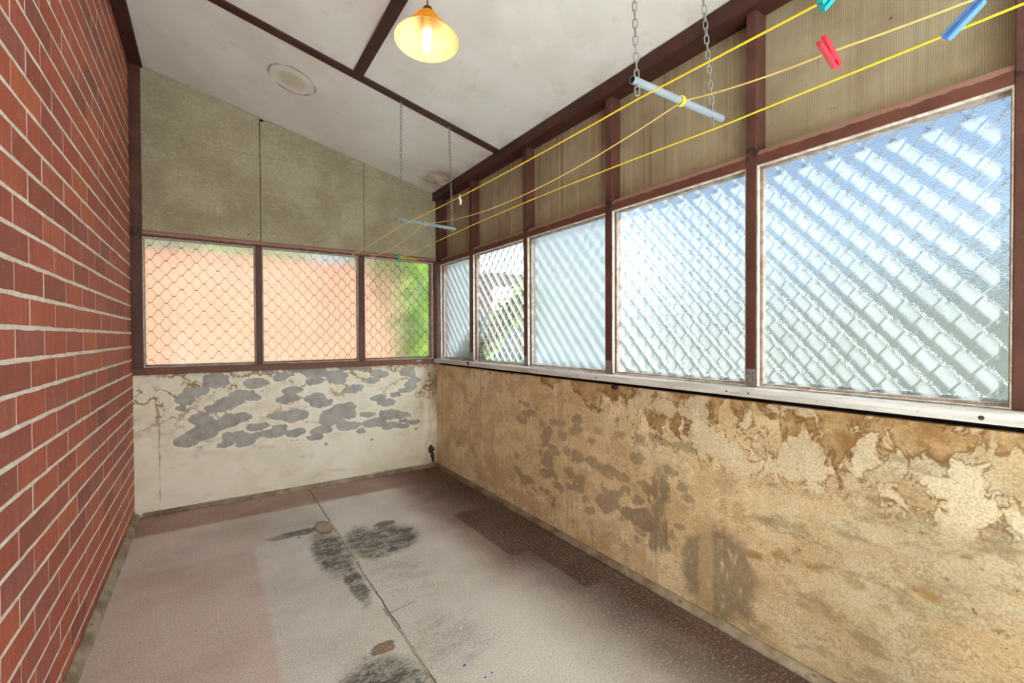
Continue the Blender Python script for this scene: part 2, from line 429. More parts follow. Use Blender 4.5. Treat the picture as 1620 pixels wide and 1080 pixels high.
def make_fibro():
    n = N('bare_fibre_cement'); p = n.pos(); x, y, z = n.xyz()
    col = n.mix(n.ss(n.noise(p,3.2,5,0.65),0.35,0.7), c(186,178,150), c(162,152,126))
    col = n.mix(n.ss(n.noise(n.scale(p,(14,1,90)),1.0,3,0.7),0.5,0.75,0,0.45), col, c(204,194,166))
    col = n.mix(n.ss(n.noise(n.scale(p,(9,1,1.5)),1.0,4,0.6),0.55,0.75,0,0.4), col, c(146,136,112))
    col = n.mix(n.ss(n.noise(p,130,4,0.75),0.36,0.62,0.40,0), col, c(112,102,82))
    col = n.mix(n.ss(n.noise(p,52,2,0.5),0.755,0.775,0,0.85), col, c(46,38,28))
    col = n.mix(n.ss(n.m_('ABSOLUTE',n.sub(z,n.add(2.415,n.mul(n.sub(n.noise(p,3,2),0.5),0.01)))),0.003,0.001,0,0.25), col, c(90,80,62))
    n.bsdf(col, 0.85, 0.15, n.bump(n.noise(p,180,3,0.6),0.3,0.001)); return n.m

def make_hardboard():
    n = N('woven_back_hardboard'); p = n.pos(); x, y, z = n.xyz()
    col = n.mix(n.ss(n.noise(p,4,4,0.6),0.35,0.7), c(184,172,144), c(162,146,118))
    st = n.noise(n.scale(p,(1,42,1.0)),1.0,4,0.6)
    stm = n.ss(y,0.75,1.4,0.35,1.0)
    col = n.mix(n.mul(n.ss(st,0.52,0.68,0,0.7),stm), col, c(206,186,152))
    col = n.mix(n.mul(n.ss(st,0.46,0.32,0,0.6),stm), col, c(124,100,72))
    col = n.mix(n.mul(n.ss(z,1.95,1.82),n.ss(n.noise(p,12,4,0.65),0.4,0.65,0.1,0.7)), col, c(172,152,120))
    wv = n.mul(n.m_('SINE',n.mul(y,1150.0)), n.m_('SINE',n.mul(z,1150.0)))
    wv2 = n.m_('SINE',n.add(n.mul(y,1150.0),n.mul(n.noise(p,5,2),6.0)))
    h = n.add(wv, n.mul(wv2,0.5))
    col = n.mix(n.ss(h,0.5,-0.9,0,0.55), col, c(84,62,42))
    col = n.mix(n.ss(n.noise(p,62,2,0.5),0.75,0.775,0,0.8), col, c(48,34,24))
    n.bsdf(col, 0.8, 0.15, n.bump(h,0.5,0.0012)); return n.m

def make_brown(name, a, b, worn=0.3, rough=0.5):
    n = N(name); p = n.pos()
    col = n.mix(n.ss(n.noise(p,9,4,0.65),0.3,0.7), a, b)
    chip = n.noise(n.scale(p,(1,1,1)),34,5,0.7)
    col = n.mix(n.ss(chip,0.63,0.72,0,worn), col, c(166,128,112))
    col = n.mix(n.ss(n.noise(p,70,3,0.6),0.68,0.74,0,0.7), col, c(40,26,20))
    zz = n.xyz()[2]
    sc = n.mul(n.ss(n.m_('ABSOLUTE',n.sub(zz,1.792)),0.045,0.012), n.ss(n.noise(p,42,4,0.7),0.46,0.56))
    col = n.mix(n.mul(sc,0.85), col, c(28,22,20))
    n.bsdf(col, rough, 0.35, n.bump(n.noise(p,60,4,0.6),0.25,0.0015)); return n.m
def make_rail():
    """brown paint rubbed and dusty along the upper edge of the rail"""
    n = N('peeling_brown_rail'); p = n.pos(); x, y, z = n.xyz()
    col = n.mix(n.ss(n.noise(p,9,4,0.65),0.3,0.7), c(110,66,52), c(92,54,44))
    e = n.add(z, n.mul(n.sub(n.noise(p,26,4,0.65),0.5),0.022))
    col = n.mix(n.ss(e,1.781,1.787,0,0.62), col, c(190,148,132))
    col = n.mix(n.ss(n.noise(p,46,4,0.7),0.66,0.72,0,0.85), col, c(40,28,24))
    n.bsdf(col, 0.55, 0.3, n.bump(n.noise(p,60,4,0.6),0.3,0.0015)); return n.m
def make_sill():
    n = N('weathered_white_sill'); p = n.pos(); x, y, z = n.xyz()
    g = n.noise(n.scale(p,(4,3,60)),1.0,5,0.65)
    col = n.mix(n.ss(g,0.35,0.68), c(222,218,212), c(190,184,178))
    bare = n.mul(n.ss(n.noise(n.scale(p,(8,3,30)),1.0,4,0.6),0.56,0.66), n.ss(x,1.70,1.60,0.3,1.0))
    col = n.mix(n.mul(bare,0.8), col, c(166,154,144))
    col = n.mix(n.mul(n.ss(x,1.625,1.66),n.ss(n.noise(p,22,4,0.65),0.5,0.62,0,0.8)), col, c(112,112,110))
    col = n.mix(n.ss(n.noise(p,60,3,0.6),0.67,0.73,0,0.8), col, c(70,60,52))
    n.bsdf(col, 0.65, 0.25, n.bump(g,0.3,0.002)); return n.m
def make_bead(name, a, b):
    n = N(name); p = n.pos()
    col = n.mix(n.ss(n.noise(p,30,4,0.7),0.4,0.62), a, b)
    col = n.mix(n.ss(n.noise(p,64,3,0.6),0.68,0.73,0,0.7), col, c(72,60,54))
    n.bsdf(col, 0.7, 0.25, n.bump(n.noise(p,90,3),0.4,0.001)); return n.m
def make_cove():
    n = N('dusty_cement_cove'); p = n.pos()
    col = n.mix(n.ss(n.noise(p,10,5,0.65),0.35,0.68), c(172,158,138), c(132,112,94))
    col = n.mix(n.ss(n.noise(p,24,4,0.7),0.6,0.7,0,0.7), col, c(96,70,56))
    n.bsdf(col, 0.85, 0.15, n.bump(n.noise(p,60,4,0.65),0.5,0.003)); return n.m

def make_glass_inner(name, rough, bscale, bstr, tint=(250,252,251)):
    n = N(name); p = n.pos()
    g = n.node('BsdfGlass'); n.put(g.inputs['Roughness'], rough); n.put(g.inputs['IOR'], 1.45)
    n.put(g.inputs['Color'], c(*tint))
    if bstr:
        v = n.voro(n.warp(p,60,0.006), bscale, 'SMOOTH_F1', 'Distance', 0.6)
        n.put(g.inputs['Normal'], n.bump(v, bstr, 0.004))
    n.surf(g.outputs[0]); return n.m
def make_glass_outer(name, dust):
    n = N(name); p = n.pos()
    g = n.node('BsdfGlass'); n.put(g.inputs['Roughness'], 0.0); n.put(g.inputs['IOR'], 1.45)
    n.put(g.inputs['Color'], c(250,252,251))
    t = n.node('BsdfTranslucent'); n.put(t.inputs['Color'], c(244,244,242))
    mx = n.node('MixShader')
    f = n.ss(n.noise(p,7,4,0.6),0.25,0.75, dust*0.8, dust*1.2)
    n.put(mx.inputs[0], f)
    n.t.links.new(g.outputs[0], mx.inputs[1]); n.t.links.new(t.outputs[0], mx.inputs[2])
    n.surf(mx.outputs[0]); return n.m

def make_leaf(name, cols):
    n = N(name); col = n.ramp(n.island(), cols)
    d = n.node('BsdfDiffuse'); n.put(d.inputs[0], col)
    t = n.node('BsdfTranslucent'); n.put(t.inputs[0], col)
    mx = n.node('MixShader'); mx.inputs[0].default_value = 0.45
    n.t.links.new(d.outputs[0], mx.inputs[1]); n.t.links.new(t.outputs[0], mx.inputs[2])
    n.surf(mx.outputs[0]); return n.m

M = {}
M['brick'] = make_brick(); M['mortar'] = make_mortar()
M['plaster_b'] = make_back_plaster(); M['plaster_r'] = make_right_plaster()
M['bounce_slab'] = simple('bounce_concrete', c(206,208,208), 0.8, 0.2, 0, 0.05, 6)
M['render'] = simple('bounce_render', c(238,234,224), 0.85, 0.15, 0, 0.04, 6)
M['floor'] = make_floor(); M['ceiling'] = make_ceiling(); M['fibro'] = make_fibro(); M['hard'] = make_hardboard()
M['brown'] = make_brown('brown_timber_paint', c(98,62,52), c(80,48,40), 0.25)
M['red_brown'] = make_brown('red_brown_timber_paint', c(122,76,58), c(104,62,48), 0.25)
M['dark_brown'] = make_brown('dark_brown_timber_paint', c(78,42,34), c(60,32,26), 0.1)
M['rail'] = make_rail(); M['sill'] = make_sill(); M['cove'] = make_cove()
M['bead'] = make_bead('worn_cream_bead', c(222,214,200), c(188,172,158))
M['putty'] = make_bead('weathered_putty', c(190,176,164), c(160,140,128))
M['glass_a'] = make_glass_inner('pebbled_glass', 0.17, 240, 0.45)
M['glass_b'] = make_glass_inner('frosted_pebbled_glass', 0.50, 260, 0.55, (222,228,230))
M['glass_clear'] = make_glass_inner('clear_glass', 0.02, 0, 0)
M['glass_c'] = make_glass_inner('fine_pebbled_glass', 0.09, 420, 0.09)
M['glass_d'] = make_glass_inner('coarse_pebbled_glass', 0.11, 200, 0.35)
M['dust'] = make_glass_outer('dusty_outer_glass', 0.082)
M['dust_light'] = make_glass_outer('light_dusty_outer_glass', 0.04)
M['alu'] = simple('aluminium_mesh_paint', c(98,98,95), 0.45, 0.4, 0.0, 0.1)
M['mesh_dark'] = simple('shaded_mesh_paint', c(44,38,32), 0.5, 0.3, 0.0, 0.1)  # same grille as on the right wall, its shade put into the colour
M['galv'] = simple('galvanised_steel', c(150,150,146), 0.5, 0.5, 0.6, 0.25, 60)
M['chain'] = simple('zinc_chain', c(156,154,148), 0.4, 0.5, 0.55, 0.1)
M['conduit'] = simple('grey_plastic_tube', c(142,152,160), 0.4, 0.4, 0.0, 0.04)
M['bore'] = simple('dark_tube_bore', c(60,62,64), 0.7, 0.2)
M['line'] = simple('yellow_line_plastic', c(252,224,48), 0.4, 0.45, 0.0, 0.06, 60)
M['line_old'] = simple('faded_yellow_line_plastic', c(248,214,130), 0.45, 0.4, 0.0, 0.06, 60)
M['red'] = simple('red_plastic', c(226,40,56), 0.4, 0.45)
M['blue'] = simple('blue_plastic', c(88,140,214), 0.4, 0.45)
M['teal'] = simple('teal_plastic', c(20,172,176), 0.4, 0.45)
M['steel'] = simple('spring_steel', c(170,166,158), 0.35, 0.5, 0.9)
M['screw'] = simple('rusty_screw', c(74,52,44), 0.7, 0.3)
M['white'] = simple('white_paper', c(232,224,222), 0.8, 0.2)
M['pale'] = simple('frayed_backing', c(176,164,146), 0.9, 0.1, 0, 0.2, 40)
M['bluebit'] = simple('blue_scrap', c(70,120,190), 0.6, 0.3)
M['flake'] = simple('white_flake', c(236,232,224), 0.8, 0.2)
M['rust'] = simple('rust_brown', c(140,84,42), 0.8, 0.2, 0, 0.25, 60)
M['mud'] = simple('dark_mud', c(58,44,40), 0.9, 0.1, 0, 0.3, 60)
M['black'] = simple('dark_void', c(30,24,20), 0.9, 0.1)
M['cord'] = simple('brown_flex', c(112,84,60), 0.6, 0.3)
M['cap'] = simple('dark_bakelite', c(64,48,34), 0.4, 0.4)
M['holder'] = simple('cream_holder', c(236,214,160), 0.5, 0.4)
M['concrete'] = simple('outdoor_paving', c(150,150,148), 0.9, 0.1, 0, 0.15, 3)
M['coping'] = simple('terracotta_coping', c(88,58,44), 0.9, 0.1, 0, 0.1, 4)
M['bark'] = simple('branch_bark', c(104,84,62), 0.9, 0.1, 0, 0.2, 20)
M['leaf'] = make_leaf('shrub_leaf', [(0,c(48,78,30)),(0.35,c(78,110,38)),(0.65,c(110,138,50)),(0.9,c(146,154,70)),(1,c(150,116,86))])
M['leaf2'] = make_leaf('vine_leaf', [(0,c(44,78,30)),(0.4,c(74,120,42)),(0.7,c(128,160,62)),(0.88,c(170,180,90)),(1,c(190,128,100))])
M['leaf3'] = make_leaf('tree_leaf', [(0,c(52,74,36)),(0.5,c(80,100,52)),(1,c(116,128,76))])

# ================================================================== ROOM SHELL
# floor
struct('floor.001', MB().box((XL-0.1,YF-0.1,-0.10),(XR+0.1,0.40,-0.001)), M['bounce_slab'], 'pale floor added behind the viewer to bounce sun into the room', 'floor')  # added pale floor, out of view, bounces sun into the room
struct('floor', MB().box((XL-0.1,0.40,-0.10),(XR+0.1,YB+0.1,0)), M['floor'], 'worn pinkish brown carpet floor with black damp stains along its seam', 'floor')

# brick wall: every brick its own island so that its colour is its own
YBR = 0.20
mb = MB(); mb.box((XL-0.23,YBR,0.0),(XL-0.0006,YB+0.1,ceil_z(XL)+0.08),1)
CH, MJ, BL = 0.0835, 0.0122, 0.2415
k0 = -14
rnd = random.Random(3)
for k in range(-14, 22):
    zb = 1.162 + k*CH + MJ/2; zt = zb + CH - MJ
    if zb < 0: zb = 0.0
    if zt < 0.02 or zb > ceil_z(XL)-0.005: continue
    zt = min(zt, ceil_z(XL)-0.002)
    start = 1.617 if k % 2 else 1.731
    j = math.floor((YBR-start)/BL)-1
    while start + j*BL < YB:
        y0 = start+j*BL+MJ*0.35; y1 = start+(j+1)*BL-MJ*0.35; j += 1
        y0 = max(y0,YBR); y1 = min(y1,YB-0.001)
        if y1-y0 < 0.01: continue
        a = [rnd.uniform(-0.0022,0.0022) for _ in range(8)]
        xo = XL + rnd.uniform(-0.0002,0.0006)
        pts = [(y0+a[0],zb+a[1]),(y1+a[2],zb+a[3]),(y1+a[4],zt+a[5]),(y0+a[6],zt+a[7])]
        # wavy edges: subdivide each course edge
        lo = [(y0+(y1-y0)*t+ (a[0] if t==0 else a[2] if t==1 else 0), zb+rnd.uniform(-0.0014,0.0014)) for t in (0,0.25,0.5,0.75,1)]
        hi = [(y1-(y1-y0)*t+ (a[2] if t==0 else a[0] if t==1 else 0), zt+rnd.uniform(-0.0014,0.0014)) for t in (0,0.25,0.5,0.75,1)]
        poly = lo+hi
        mb.add([(xo,p_[0],p_[1]) for p_ in poly]+[(XL-0.004,p_[0],p_[1]) for p_ in poly],
               [tuple(range(10))]+[(i,i+10,(i+1)%10+10,(i+1)%10) for i in range(10)], 0)
struct('wall_left', mb, [M['brick'],M['mortar']], 'red face-brick wall with thick cream mortar joints', 'wall')

struct('wall_left.001', MB().box((XL-0.23,YF,0.0),(XL,YBR,ceil_z(XL)+0.08)), M['render'], 'white wall stretch added beside the viewer to bounce sun', 'wall')  # unseen stretch made white to bounce sun into the room

# back wall: stained dado plus outer cladding behind the upper boards
mb = MB().box((XL,YB,0),(XR+0.1,YB+0.10,0.905))
mb.box((XL,YB+0.03,1.80),(XR+0.1,YB+0.10,2.95),1)
struct('wall_back', mb, [M['plaster_b'],M['black']], 'cream dado under the far windows with grey flaked patches', 'wall')

# right wall: stained dado, with a shadow gap under the sill
YD = -1.75  # edge of the doorway added out of view to let sun in
mb = MB().box((XR,YD,0),(XR+0.10,YB+0.1,0.889)); mb.box((XR+0.03,YD,0.889),(XR+0.10,YB+0.1,0.912),1)
mb.box((XR+0.075,YD,1.80),(XR+0.10,YB+0.1,2.45),1)
struct('wall_right', mb, [M['plaster_r'],M['black']], 'tan water-stained dado under the long row of windows', 'wall')

mb = MB().box((XR+0.02,YF,2.06),(XR+0.10,YD,2.45))
struct('wall_right.001', mb, M['render'], 'white wall above the doorway added to let sun in, behind the viewer', 'wall')
# unseen wall behind the camera, its end opened to let sun in
mb = MB().box((XL,YF-0.1,0),(XL+0.2,YF,3.0)); mb.box((XL+0.2,YF-0.1,2.7),(XR+0.1,YF,3.0))
struct('wall_front', mb, M['render'], 'unseen white wall behind the viewer, its end opened to let sun in', 'wall')

# ceiling
x0, x1 = XL-0.23, XR+0.25
mb = MB().prism([(x0,ceil_z(x0)),(x1,ceil_z(x1)),(x1,ceil_z(x1)+0.08),(x0,ceil_z(x0)+0.08)],'y',YF-0.1,YB+0.3)
struct('ceiling', mb, M['ceiling'], 'cream sloping sheet ceiling with a brown water ring', 'ceiling')

def sloped(x0,x1,y0,y1,th,name,mat,label):
    m_ = MB().prism([(x0,ceil_z(x0)-th),(x1,ceil_z(x1)-th),(x1,ceil_z(x1)+0.001),(x0,ceil_z(x0)+0.001)],'y',y0,y1)
    return struct(name, m_, mat, label, 'trim', 0.002)
sloped(XL+0.05,XR-0.03,2.575,2.630,0.012,'trim_1',M['dark_brown'],'brown ceiling batten running down the slope, holding the far chains')
sloped(0.675,0.727,YF,2.574,0.013,'trim_2',M['dark_brown'],'brown ceiling batten beside the lamp flex, running along the room')
sloped(XL+0.05,XR-0.03,0.775,0.830,0.014,'trim_3',M['dark_brown'],'brown ceiling batten that holds the near chains, above the picture')
struct('trim_4', MB().box((XL,YF,2.822),(-0.332,YB,2.856)), M['dark_brown'], 'dark wall plate along the top of the brick wall', 'trim', 0.003)
struct('trim_5', MB().box((XR-0.03,YF,2.309),(XR+0.10,YB,2.379)), M['dark_brown'], 'dark brown beam under the low edge of the ceiling', 'trim', 0.004)

# back wall upper boards
def board(x0,x1,name,label,notch=False):
    zb = 1.805
    poly = [(x0,zb),(x1,zb),(x1,ceil_z(x1)-0.004),(x0+0.0,ceil_z(x0)-0.004)]
    if notch: poly = [(x0,zb),(x1,zb),(x1,ceil_z(x1)-0.004),(x0+0.045,ceil_z(x0+0.045)-0.005),(x0+0.012,ceil_z(x0)-0.03),(x0,ceil_z(x0)-0.03)]
    return struct(name, MB().prism(poly,'y',YB,YB+0.006), M['fibro'], label, 'wall panel')
board(XL+0.056,0.3085,'wall_panel','tall grey fibre-cement board beside the brick wall')
board(0.3135,1.0335,'wall_panel.001','middle grey fibre-cement board with a broken top corner',True)
board(1.0380,XR-0.001,'wall_panel.002','short grey fibre-cement board in the corner behind the far tube')

# back window wall timbers
struct('trim_6', MB().box((XL,3.638,0.943),(-0.345,YB+0.07,2.83)), M['brown'], 'brown corner stud between brick wall and far windows', 'trim', 0.003)
t = struct('trim_7', MB().box((XL,3.632,0.899),(1.640,YB+0.07,0.943)), M['red_brown'], 'red-brown sill rail under the far windows', 'trim', 0.003)
t = struct('trim_8', MB().prism([(3.643,1.772),(3.643,1.798),(3.655,1.812),(YB+0.07,1.812),(YB+0.07,1.772)],'x',XL+0.055,XR-0.005), M['rail'], 'peeling brown head rail over the far windows', 'trim', 0.002)
mull = struct('trim_9', MB().box((0.275,3.645,0.943),(0.314,YB+0.07,1.772)), M['brown'], 'brown mullion between the two orange-lit far windows', 'trim', 0.003)
mull2 = struct('trim_10', MB().box((0.985,3.645,0.943),(1.030,YB+0.07,1.772)), M['brown'], 'brown mullion left of the green-lit far window', 'trim', 0.003)
struct('trim_11', MB().box((1.622,3.582,0.943),(XR+0.10,YB+0.1,1.772)).box((XR,3.572,1.772),(XR+0.10,YB+0.03,2.309)), M['brown'], 'brown corner post where the two window walls meet', 'trim', 0.003)

# right wall posts, rails and panels
posts = [(3.005,3.055),(2.302,2.340),(1.587,1.630),(0.876,0.915),(0.200,0.244),(-0.490,-0.445),(-1.190,-1.145),(-1.750,-1.705)]
bays = [(3.055,3.582)] + [(posts[i+1][1],posts[i][0]) for i in range(7)]
names_post = ['brown post between first and second windows from the corner',
  'brown post right of the clear glass window','brown post left of the first blue-lit window with a galvanised plate',
  'brown post between the two blue-lit windows, black scorch marks at the rail','brown post at the right edge of the picture',
  'brown post of the window row, beside the viewer','brown post of the window row, behind the viewer','brown post beside the added open doorway, behind the viewer']
for i,(a,b) in enumerate(posts):
    t = struct('trim_%d'%(12+i), MB().box((XR,a,0.944),(XR+0.068,b,2.309)), M['brown'], names_post[i], 'trim', 0.003)
    if i < 4:
        pm = MB().box((XR-0.0016,a+0.003,0.944),(XR-0.0002,b-0.004,1.010))
        obj('metal_plate', pm, M['galv'], t)
        hm = MB()
        for (dy,dz) in ((0.3,0.052),(0.7,0.050),(0.28,0.028),(0.72,0.030),(0.3,0.012),(0.7,0.011)):
            yy = a+(b-a)*dy; hm.box((XR-0.0022,yy-0.0018,0.944+dz-0.003),(XR-0.0015,yy+0.0018,0.944+dz+0.003))
        obj('nail_hole', hm, M['screw'], t)
rail_lab = ['in the far corner','over the clear glass window','over the frosted third window','over the first blue-lit window','over the largest blue-lit window','beside the viewer','behind the viewer','next to the added doorway']
for i,(a,b) in enumerate(bays):
    prof = [(XR+0.002,1.749),(XR+0.002,1.784),(XR+0.020,1.806),(XR+0.07,1.806),(XR+0.07,1.749)]
    struct('trim_%d'%(20+i), MB().prism(prof,'y',a,b), M['rail'], 'peeling brown head rail '+rail_lab[i], 'trim', 0.0015)
pan_lab = ['narrow woven hardboard panel in the far corner','woven hardboard panel above the clear glass window','streaked woven hardboard panel above the frosted third window',
  'woven hardboard panel above the first blue-lit window','large woven hardboard panel behind the coloured pegs','woven hardboard panel beside the viewer','woven hardboard panel behind the viewer','woven hardboard panel next to the added doorway']
for i,(a,b) in enumerate(bays):
    struct('wall_panel.%03d'%(3+i), MB().box((XR+0.063,a,1.79),(XR+0.070,b,2.32)), M['hard'], pan_lab[i], 'wall panel')

# sill board under the long row
prof = [(XR-0.040,0.910),(XR-0.040,0.938),(XR-0.037,0.941),(XR+0.048,0.949),(XR+0.135,0.940),(XR+0.135,0.905),(XR+0.02,0.905),(XR+0.02,0.910)]
sill = struct('trim_30', MB().prism(prof,'y',YD,3.630), M['sill'], 'weathered white sill under the long row of windows', 'trim')
for yy, r_ in ((0.2895,0.006),(0.882,0.0036),(0.965,0.0036),(1.655,0.0034),(1.79,0.0034),(2.15,0.003),(2.25,0.003),(3.18,0.003),(3.33,0.003)):
    s_ = MB().lathe([(0.0001,0.0014),(r_*0.8,0.0014),(r_,0.0004),(r_,-0.001)],12,(XR-0.040,yy,0.924),Matrix.Rotation(math.radians(-90),3,'Y'))
    obj('screw', s_, M['screw'], sill)

# coves along the floor
def cove(a, b, h, w, side):
    prof = [(0,0),(w,0)] + [(w*math.cos(t)*1.0, h*math.sin(t)) for t in [math.radians(q) for q in (15,30,45,60,75)]] + [(0,h)]
    return prof
pr = cove(0,0,0.026,0.034,0)
struct('baseboard_right', MB().prism([(XR-p_[0],p_[1]) for p_ in pr],'y',YD,YB,0,True), M['cove'], 'rounded dusty cement cove along the stained right wall', 'skirting')
struct('baseboard_back', MB().prism([(YB-p_[0],p_[1]) for p_ in pr],'x',XL+0.04,XR-0.034,0,True), M['cove'], 'rounded dusty cement cove below the far wall', 'skirting')
pr = [(0,0),(0.030,0),(0.030,0.010),(0.022,0.028),(0.004,0.042),(0,0.042)]
struct('baseboard_left', MB().prism([(XL+0.001+p_[0],p_[1]) for p_ in pr],'y',YF,YB-0.03), M['cove'], 'grey cement fillet along the foot of the brick wall', 'skirting', 0.003)

# ================================================================== WINDOWS
def zigzag_strips(mb, u0, u1, z0, z1, place, th=0.0018, depth=0.010, phase=0.0, mi=0, flat=0.006):
    """edge-on zigzag strips riveted at their flats into diamonds. place(u, d, z) -> world"""
    amp = PZ/4
    rows = int((z1-z0)/(PZ/2))+2
    for j in range(rows):
        zc = z0 - 0.010 + PZ/4 + j*PZ/2
        sgn = 1 if j % 2 == 0 else -1
        pts = []
        k = math.floor((u0-phase)/(PX/2))-1
        while phase + k*PX/2 < u1 + PX:
            u = phase + k*PX/2; z = zc + (amp-0.0006)*sgn*(1 if k % 2 == 0 else -1)
            pts += [(u-flat/2,z),(u+flat/2,z)]; k += 1
        # clip in u
        out = []
        for (p,q) in zip(pts,pts[1:]):
            if q[0] <= u0 or p[0] >= u1: continue
            a, b = p, q
            if p[0] < u0: t=(u0-p[0])/(q[0]-p[0]); a=(u0,p[1]+(q[1]-p[1])*t)
            if q[0] > u1: t=(u1-p[0])/(q[0]-p[0]); b=(u1,p[1]+(q[1]-p[1])*t)
            if not out: out.append(a)
            out.append(b)
        # clip in z
        def clipz(z): return min(max(z,z0),z1)
        segs = [[]]
        for (p,q) in zip(out,out[1:]):
            lo, hi = min(p[1],q[1]), max(p[1],q[1])
            if hi <= z0 or lo >= z1: segs.append([]); continue
            a, b = p, q
            if p[1]!=q[1]:
                def at(zz): t=(zz-p[1])/(q[1]-p[1]); return (p[0]+(q[0]-p[0])*t, zz)
                for zz,cond in ((z0,lambda v:v<z0),(z1,lambda v:v>z1)):
                    if cond(a[1]): a = at(zz)
                    if cond(b[1]): b = at(zz)
            if segs[-1] and segs[-1][-1]==a: segs[-1].append(b)
            else: segs.append([a,b])
        for sg in segs:
            if len(sg) < 2: continue
            vs = []; fs = []
            for (u,z) in sg:
                vs += [place(u,0,z-th/2),place(u,0,z+th/2),place(u,depth,z+th/2),place(u,depth,z-th/2)]
            for i in range(len(sg)-1):
                a = i*4; b = a+4
                fs += [(a,a+1,b+1,b),(a+1,a+2,b+2,b+1),(a+2,a+3,b+3,b+2),(a+3,a,b,b+3)]
            mb.add(vs,fs,mi)

def frame_ring(mb, u0,u1,z0,z1,w,d0,d1,place,mi=0, wb=None):
    wb = wb if wb is not None else w
    def bx(a,b,za,zb):
        P = [place(a,d0,za),place(b,d0,za),place(b,d1,za),place(a,d1,za),place(a,d0,zb),place(b,d0,zb),place(b,d1,zb),place(a,d1,zb)]
        mb.add(P,[(0,3,2,1),(4,5,6,7),(0,1,5,4),(1,2,6,5),(2,3,7,6),(3,0,4,7)],mi)
    bx(u0,u0+w,z0,z1); bx(u1-w,u1,z0,z1); bx(u0+w,u1-w,z1-w,z1)
    if wb: bx(u0+w,u1-w,z0,z0+wb)

def frame_bars(mb, u0,u1,z0,z1,d0,d1,place):
    for za,zb in ((z0,z0+0.016),):
        P = [place(u0,d0,za),place(u1,d0,za),place(u1,d1,za),place(u0,d1,za),place(u0,d0,zb),place(u1,d0,zb),place(u1,d1,zb),place(u0,d1,zb)]
        mb.add(P,[(0,3,2,1),(4,5,6,7),(0,1,5,4),(1,2,6,5),(2,3,7,6),(3,0,4,7)],0)
def window(num, u0, u1, z0, z1, place, glass, dust, label, meshmat, d_stop, d_bead, d_glass, d_mesh, phase, grille=True, beadmat='bead'):
    um = (u0+u1)/2
    e = empty('window_%d'%num, place(um,d_glass,z0), label, 'window', kind='structure')
    fr = MB(); frame_ring(fr,u0,u1,z0,z1,0.004,d_stop,d_stop+0.014,place,0,0.003); obj('frame',fr,M[beadmat],e)
    gb = MB(); frame_ring(gb,u0,u1,z0,z1,0.010,d_bead,d_glass,place,0,0.010); obj('glazing_bead',gb,M['putty'],e)
    g = MB(); w = 0.004
    P = [place(u0+.001,d_glass,z0+.001),place(u1-.001,d_glass,z0+.001),place(u1-.001,d_glass+w,z0+.001),place(u0+.001,d_glass+w,z0+.001),
         place(u0+.001,d_glass,z1-.001),place(u1-.001,d_glass,z1-.001),place(u1-.001,d_glass+w,z1-.001),place(u0+.001,d_glass+w,z1-.001)]
    flip = (Vector(P[1])-Vector(P[0])).cross(Vector(P[4])-Vector(P[0])).dot(Vector(P[3])-Vector(P[0])) > 0
    F = [((0,3,2,1),0),((4,5,6,7),0),((0,1,5,4),0),((1,2,6,5),0),((2,3,7,6),1),((3,0,4,7),0)]
    for f,mi in F: g.add([P[i] for i in f],[(0,1,2,3)] if not flip else [(3,2,1,0)],mi)
    # weld
    me_ob = obj('glass_pane', g, [glass,dust], e)
    if grille:
        sg = MB(); frame_bars(sg,u0,u1,z0,z1,d_mesh-0.001,d_mesh+0.0102,place)
        ex = 0.021 if meshmat=='alu' else -0.002
        zigzag_strips(sg,u0-ex,u1+ex,z0+0.012,z1+0.03,(lambda u,d,z: place(u,d+d_mesh,z)),depth=0.0112 if meshmat=='alu' else 0.006,phase=phase,th=0.0018 if meshmat=='alu' else 0.0040,flat=0.006 if meshmat=='alu' else 0.013)
        obj('security_grille', sg, M[meshmat], e)
    return e

backp = lambda u,d,z: (u, 3.645+d, z)
zB0, zB1 = 0.943, 1.772
window(1,-0.345,0.275,zB0,zB1,backp,M['glass_c'],M['dust_light'],'far window beside the brick wall, orange light behind diamond mesh','mesh_dark',0.014,0.030,0.045,0.075,0.014)
window(2,0.314,0.985,zB0,zB1,backp,M['glass_c'],M['dust_light'],'middle far window, orange light behind diamond mesh','mesh_dark',0.014,0.030,0.045,0.075,0.014)
window(3,1.030,1.622,zB0,zB1,backp,M['glass_d'],M['dust_light'],'far window in the corner with green foliage behind pebbled glass','mesh_dark',0.014,0.030,0.045,0.075,0.014)
rightp = lambda u,d,z: (XR+d, u, z)
zR0, zR1 = 0.947, 1.749
gl = [M['glass_b'],M['glass_clear'],M['glass_b'],M['glass_a'],M['glass_a'],M['glass_a'],M['glass_a'],M['glass_a']]
wl = ['narrow frosted window in the far corner of the right wall','clear glass window with a leafy vine outside','white frosted window, third from the far corner of the right wall',
      'blue-lit pebbled window left of the largest one','largest blue-lit pebbled window at the right of the picture','pebbled window beside the viewer','pebbled window behind the viewer','pebbled window next to the added doorway']
for i,(a,b) in enumerate(bays):
    window(4+i,a,b,zR0,zR1,rightp,gl[i],M['dust_light' if i in (0,2) else 'dust'],wl[i],'alu',0.004,0.028,0.048,0.083,0.833)

